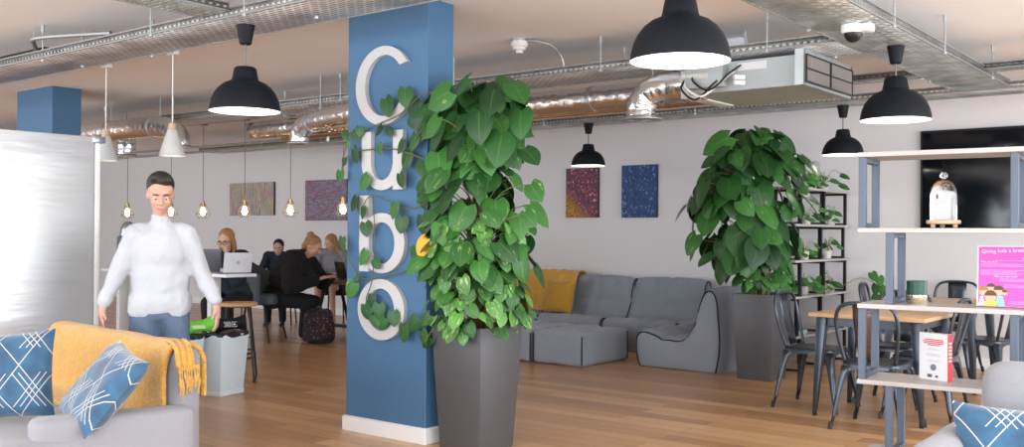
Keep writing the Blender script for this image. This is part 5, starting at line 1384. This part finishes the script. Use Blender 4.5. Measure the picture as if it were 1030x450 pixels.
# --- standing man, facing the camera
MP = Vector((-5.70, 3.56, 0)); t = thing('person', MP, 'man in loose white shirt and blue jeans standing behind the sofa, reaching to the bins', 'person', R(54))
hp, HT = head_prims((0, -.04, 1.63), R(6), R(20), 1.08)
fl = Vector((.36, -.16, .86)); fr = Vector((-.36, -.03, .86))
body = hp + [('c', (0, .0, 1.44), .052, (0, -.02, 1.56), .05), ('c', (-.12, 0, 1.37), .04, (.12, 0, 1.37), .04), ('e', (0, 0, 1.26), (.16, .10, .18)), ('e', (0, 0, 1.02), (.14, .095, .16)),
     ('c', (.15, 0, 1.355), .036, (.255, -.01, 1.13), .034), ('c', (.255, -.01, 1.13), .038, tuple(fl+Vector((-.01, .03, .05))), .024), ('c', (-.15, 0, 1.355), .036, (-.255, .01, 1.13), .034), ('c', (-.255, .01, 1.13), .038, tuple(fr+Vector((.02, .0, .05))), .024),
     ('c', (.09, 0, .93), .085, (.10, -.02, .50), .055), ('c', (.10, -.02, .50), .052, (.10, .02, .09), .036), ('c', (-.09, 0, .93), .085, (-.10, -.02, .50), .055), ('c', (-.10, -.02, .50), .052, (-.10, .02, .09), .036)]
body += hand_prims(fl+Vector((-.01, .03, .05)), (-1, 0, 0), (.05, -.12, -1), (-.2, -1, 0)) + hand_prims(fr+Vector((.02, 0, .05)), (1, 0, 0), (.0, -.05, -1), (.2, -1, 0))
blob('body', body, m_skin, t, .010, 3)
face_bits(HT, t)
blob('hair', [('e', HT @ Vector((0, .032, .055)), (.088, .098, .090), (0, 0, 0)), ('e', HT @ Vector((.02, -.045, .105)), (.055, .045, .030), (0, 0, 0)), ('e', HT @ Vector((-.035, -.03, .115)), (.035, .04, .030), (0, 0, 0)), ('e', HT @ Vector((0, .06, -.01)), (.07, .05, .06), (0, 0, 0))], m_hairdark, t, .010, 3)
blob('shirt', [('c', (-.125, .005, 1.395), .060, (.125, .005, 1.395), .060), ('e', (0, .0, 1.27), (.18, .13, .19)), ('e', (0, .0, 1.08), (.185, .13, .22)), ('c', (-.07, 0, .95), .13, (.07, 0, .95), .13), ('c', (-.09, -.01, .91), .105, (.09, -.01, .91), .105), ('c', (0, 0, 1.42), .07, (0, -.005, 1.47), .058),
     ('c', (.155, 0, 1.375), .072, (.255, -.01, 1.13), .060), ('c', (.255, -.01, 1.13), .058, tuple(fl+Vector((-.02, .04, .10))), .046), ('c', (-.155, 0, 1.375), .072, (-.255, .01, 1.13), .060), ('c', (-.255, .01, 1.13), .058, tuple(fr+Vector((.03, .01, .10))), .046)], m_shirt, t, .012, 3, .036)
blob('jeans', [('c', (-.06, 0, .90), .115, (.06, 0, .90), .115), ('c', (.09, 0, .88), .10, (.105, -.02, .50), .075), ('c', (.105, -.02, .50), .073, (.105, .02, .08), .062), ('c', (-.09, 0, .88), .10, (-.105, -.02, .50), .075), ('c', (-.105, -.02, .50), .073, (-.105, .02, .08), .062)], m_jeans, t, .014, 3, .03)
for sx in (-1, 1): blob('shoe', [('c', (sx*.10, .03, .045), .043, (sx*.115, -.16, .035), .034)], m_paper, t, .010, 2)

# --- seated figures
def seated(loc, rz, seat, label, top_m, leg_m, hair_m, lean=.12, hand_l=None, hand_r=None, headp=None, hyaw=0, hpitch=R(18), bulk=1.0, glasses=False, hair='long', s=1.0, skirt=False, voxel=.013, bare=False):
    """faces -y; seat height 'seat'; hands in local coordinates"""
    t = thing('person', loc, label, 'person', rz)
    sh = seat+.54*s; L = lean
    neck = Vector((0, -L*1.05, sh+.07)); hc = Vector(headp) if headp else neck+Vector((0, -.03, .16))
    hp, HT = head_prims(hc, hyaw, hpitch, s)
    hl = Vector(hand_l or (.14, -.42, seat+.28)); hr = Vector(hand_r or (-.14, -.42, seat+.28))
    el = Vector((.27*bulk, -L-.10, seat+.26)) if not hand_l or hl.z < seat+.45 else Vector((.20, -L-.26, seat+.27)); er = Vector((-.27*bulk, -L-.10, seat+.26)) if not hand_r or hr.z < seat+.45 else Vector((-.20, -L-.26, seat+.27))
    S_l, S_r = Vector((.175*s, -L*.95, sh)), Vector((-.175*s, -L*.95, sh))
    kn = .44
    kz = seat+.03; 
    prims = hp+[('c', (0, -L, sh), .05, tuple(hc+Vector((0, .02, -.08))), .047), ('c', S_l, .048, S_r, .048), ('e', (0, -L*.7, seat+.36), (.15, .10, .20)), ('e', (0, -L*.2, seat+.12), (.15, .11, .16)),
        ('c', S_l, .046, el, .036), ('c', el, .035, hl, .023), ('c', S_r, .046, er, .036), ('c', er, .035, hr, .023),
        ('c', (.09, 0, seat+.08), .08, (.11, -kn, kz), .052), ('c', (.11, -kn, kz), .05, (.11, -kn+.04, .09), .035), ('c', (-.09, 0, seat+.08), .08, (-.11, -kn, kz), .052), ('c', (-.11, -kn, kz), .05, (-.11, -kn+.04, .09), .035),
        ('c', (.11, -kn+.04, .045), .03, (.115, -kn-.12, .032), .024), ('c', (-.11, -kn+.04, .045), .03, (-.115, -kn-.12, .032), .024)]
    prims += hand_prims(hl, (0, 0, -1), (hl-el) if hl.z < seat+.45 else (-.2, 0, 1), (-1, 0, .3)) + hand_prims(hr, (0, 0, -1), (hr-er) if hr.z < seat+.45 else (.2, 0, 1), (1, 0, .3))
    blob('body', prims, m_skin, t, .011, 2); face_bits(HT, t, s, glasses)
    B = bulk
    blob('top', [('c', S_l, .066*B, S_r, .066*B), ('e', (0, -L*.7, seat+.36), (.19*B, .135*B, .22)), ('e', (0, -L*.25, seat+.14), (.19*min(B, 1.25), .15*min(B, 1.25), .18)), ('c', S_l, .066*B, el, .055*B), ('c', S_r, .066*B, er, .055*B), ('c', (0, -L, sh+.01), .075, (0, -L*1.02, sh+.055), .06)]
         + ([('c', el, .054*B, el+(hl-el)*.75, .04*B), ('c', er, .054*B, er+(hr-er)*.75, .04*B)] if not bare else [('c', el, .05, el+(hl-el)*.15, .045), ('c', er, .05, er+(hr-er)*.15, .045)]), top_m, t, voxel, 3, .03)
    B = min(B, 1.15)
    lp = [('c', (-.08, 0, seat+.08), .12*B, (.08, 0, seat+.08), .12*B)]
    for sx in (-1, 1):
        lp += [('c', (sx*.09, 0, seat+.085), .10*B, (sx*.11, -kn*(.55 if skirt else 1), kz+.01), .072*B)]
        if not skirt: lp += [('c', (sx*.11, -kn, kz), .068*B, (sx*.11, -kn+.04, .10), .055*B)]
    blob('trousers' if not skirt else 'skirt', lp, leg_m, t, voxel, 3)
    for sx in (-1, 1): blob('shoe', [('c', (sx*.11, -kn+.05, .04), .036, (sx*.115, -kn-.13, .032), .030)], m_pinkflower if hair == 'bun' else m_dark, t, .012, 2)
    h = lambda p, r: ('e', HT @ Vector(p), tuple(x*s for x in r), (hpitch, 0, hyaw))
    if hair == 'long':
        hh = [h((0, .03, .045), (.086, .098, .088)), h((0, .075, -.06), (.075, .05, .12)), h((.072, .02, -.06), (.024, .045, .12)), h((-.072, .02, -.06), (.024, .045, .12)), h((.075, -.01, -.17), (.026, .035, .10)), h((-.075, -.01, -.17), (.026, .035, .10)), h((0, .07, -.20), (.08, .04, .10))]
    elif hair == 'bun': hh = [h((0, .03, .045), (.084, .096, .086)), h((0, .07, -.02), (.07, .045, .07)), h((0, .10, .10), (.045, .04, .04))]
    else: hh = [h((0, .03, .045), (.084, .096, .086)), h((0, .065, -.02), (.07, .045, .07))]
    blob('hair', hh, hair_m, t, .010, 2)
    return t
def plain_chair(x, y, rz, h, label):
    t = thing('side_chair', (x, y, 0), label, 'chair', rz)
    softbox(MB(), (0, 0, h-.03), (.42, .40, .06), .025, 8).build('seat', m_blackcloth, t, smooth=180)
    for sx in (-1, 1):
        for sy in (-1, 1): MB().tube([(sx*.17, sy*.16, h-.04), (sx*.20, sy*.20, 0)], .012, 8).build('leg', m_blacksteel, t)
    softbox(MB(), (0, .22, h+.27), (.42, .04, .36), .018, 8).build('backrest', m_blackcloth, t, smooth=180)
    for sx in (-1, 1): MB().tube([(sx*.15, .18, h-.04), (sx*.15, .225, h+.15)], .010, 8).build('back_post', m_blacksteel, t)
    return t
# woman in navy at the bar, glasses, hand at her mouth
seated((-9.12, 6.62, 0), R(28), .60, 'woman with glasses in navy top at the bar table, hand to her mouth', m_navy, m_blackcloth, m_hairblond, lean=.18, hand_l=(.03, -.30, 1.215), hand_r=(-.30, -.50, 1.02), hpitch=R(20), glasses=True, headp=(0, -.24, 1.30), bare=True)
bar_stool(-9.12, 6.64, R(28), 'bar stool under the woman in navy')
bpy.context.view_layer.update()
[o for o in bpy.data.objects if o.get('label') == 'bar stool under the woman in navy'][0].scale = (.85, .85, .83)
# person in black in the tub chair
hood = seated((-10.34, 8.10, 0), R(120), .45, 'person in bulky black hoodie with blond bun, back to the viewer in the tub chair', m_blackcloth, m_blackcloth, m_hairblond, lean=.30, hand_l=(.16, -.62, .80), hand_r=(-.14, -.62, .80), hair='bun', bulk=1.85, headp=(0, -.46, 1.19), hpitch=R(34), s=1.08)
hood.scale = (1.16, 1.12, 1.02)
# blond woman at right of the rustic table
seated((-11.15, 9.86, 0), R(28), .56, 'woman with long blond hair in grey top at the rustic table', m_greycloth, m_blackcloth, m_hairblond, lean=.16, hand_l=(.12, -.42, .80), hand_r=(-.14, -.42, .80), hyaw=R(-30), hpitch=R(28), headp=(0, -.22, 1.24), skirt=True)
plain_chair(-11.15, 9.86, R(28), .53, 'black chair under the blond woman')
# dark haired person mostly hidden
seated((-12.1, 9.6, 0), R(40), .50, 'dark haired person mostly hidden behind the person in black', m_navy, m_blackcloth, m_hairdark, lean=.15, hair='short', headp=(0, -.2, 1.16), hand_l=(.12, -.42, .80), hand_r=(-.14, -.42, .80))
plain_chair(-12.1, 9.6, R(40), .47, 'black chair under the dark haired person')
bpy.context.view_layer.update()
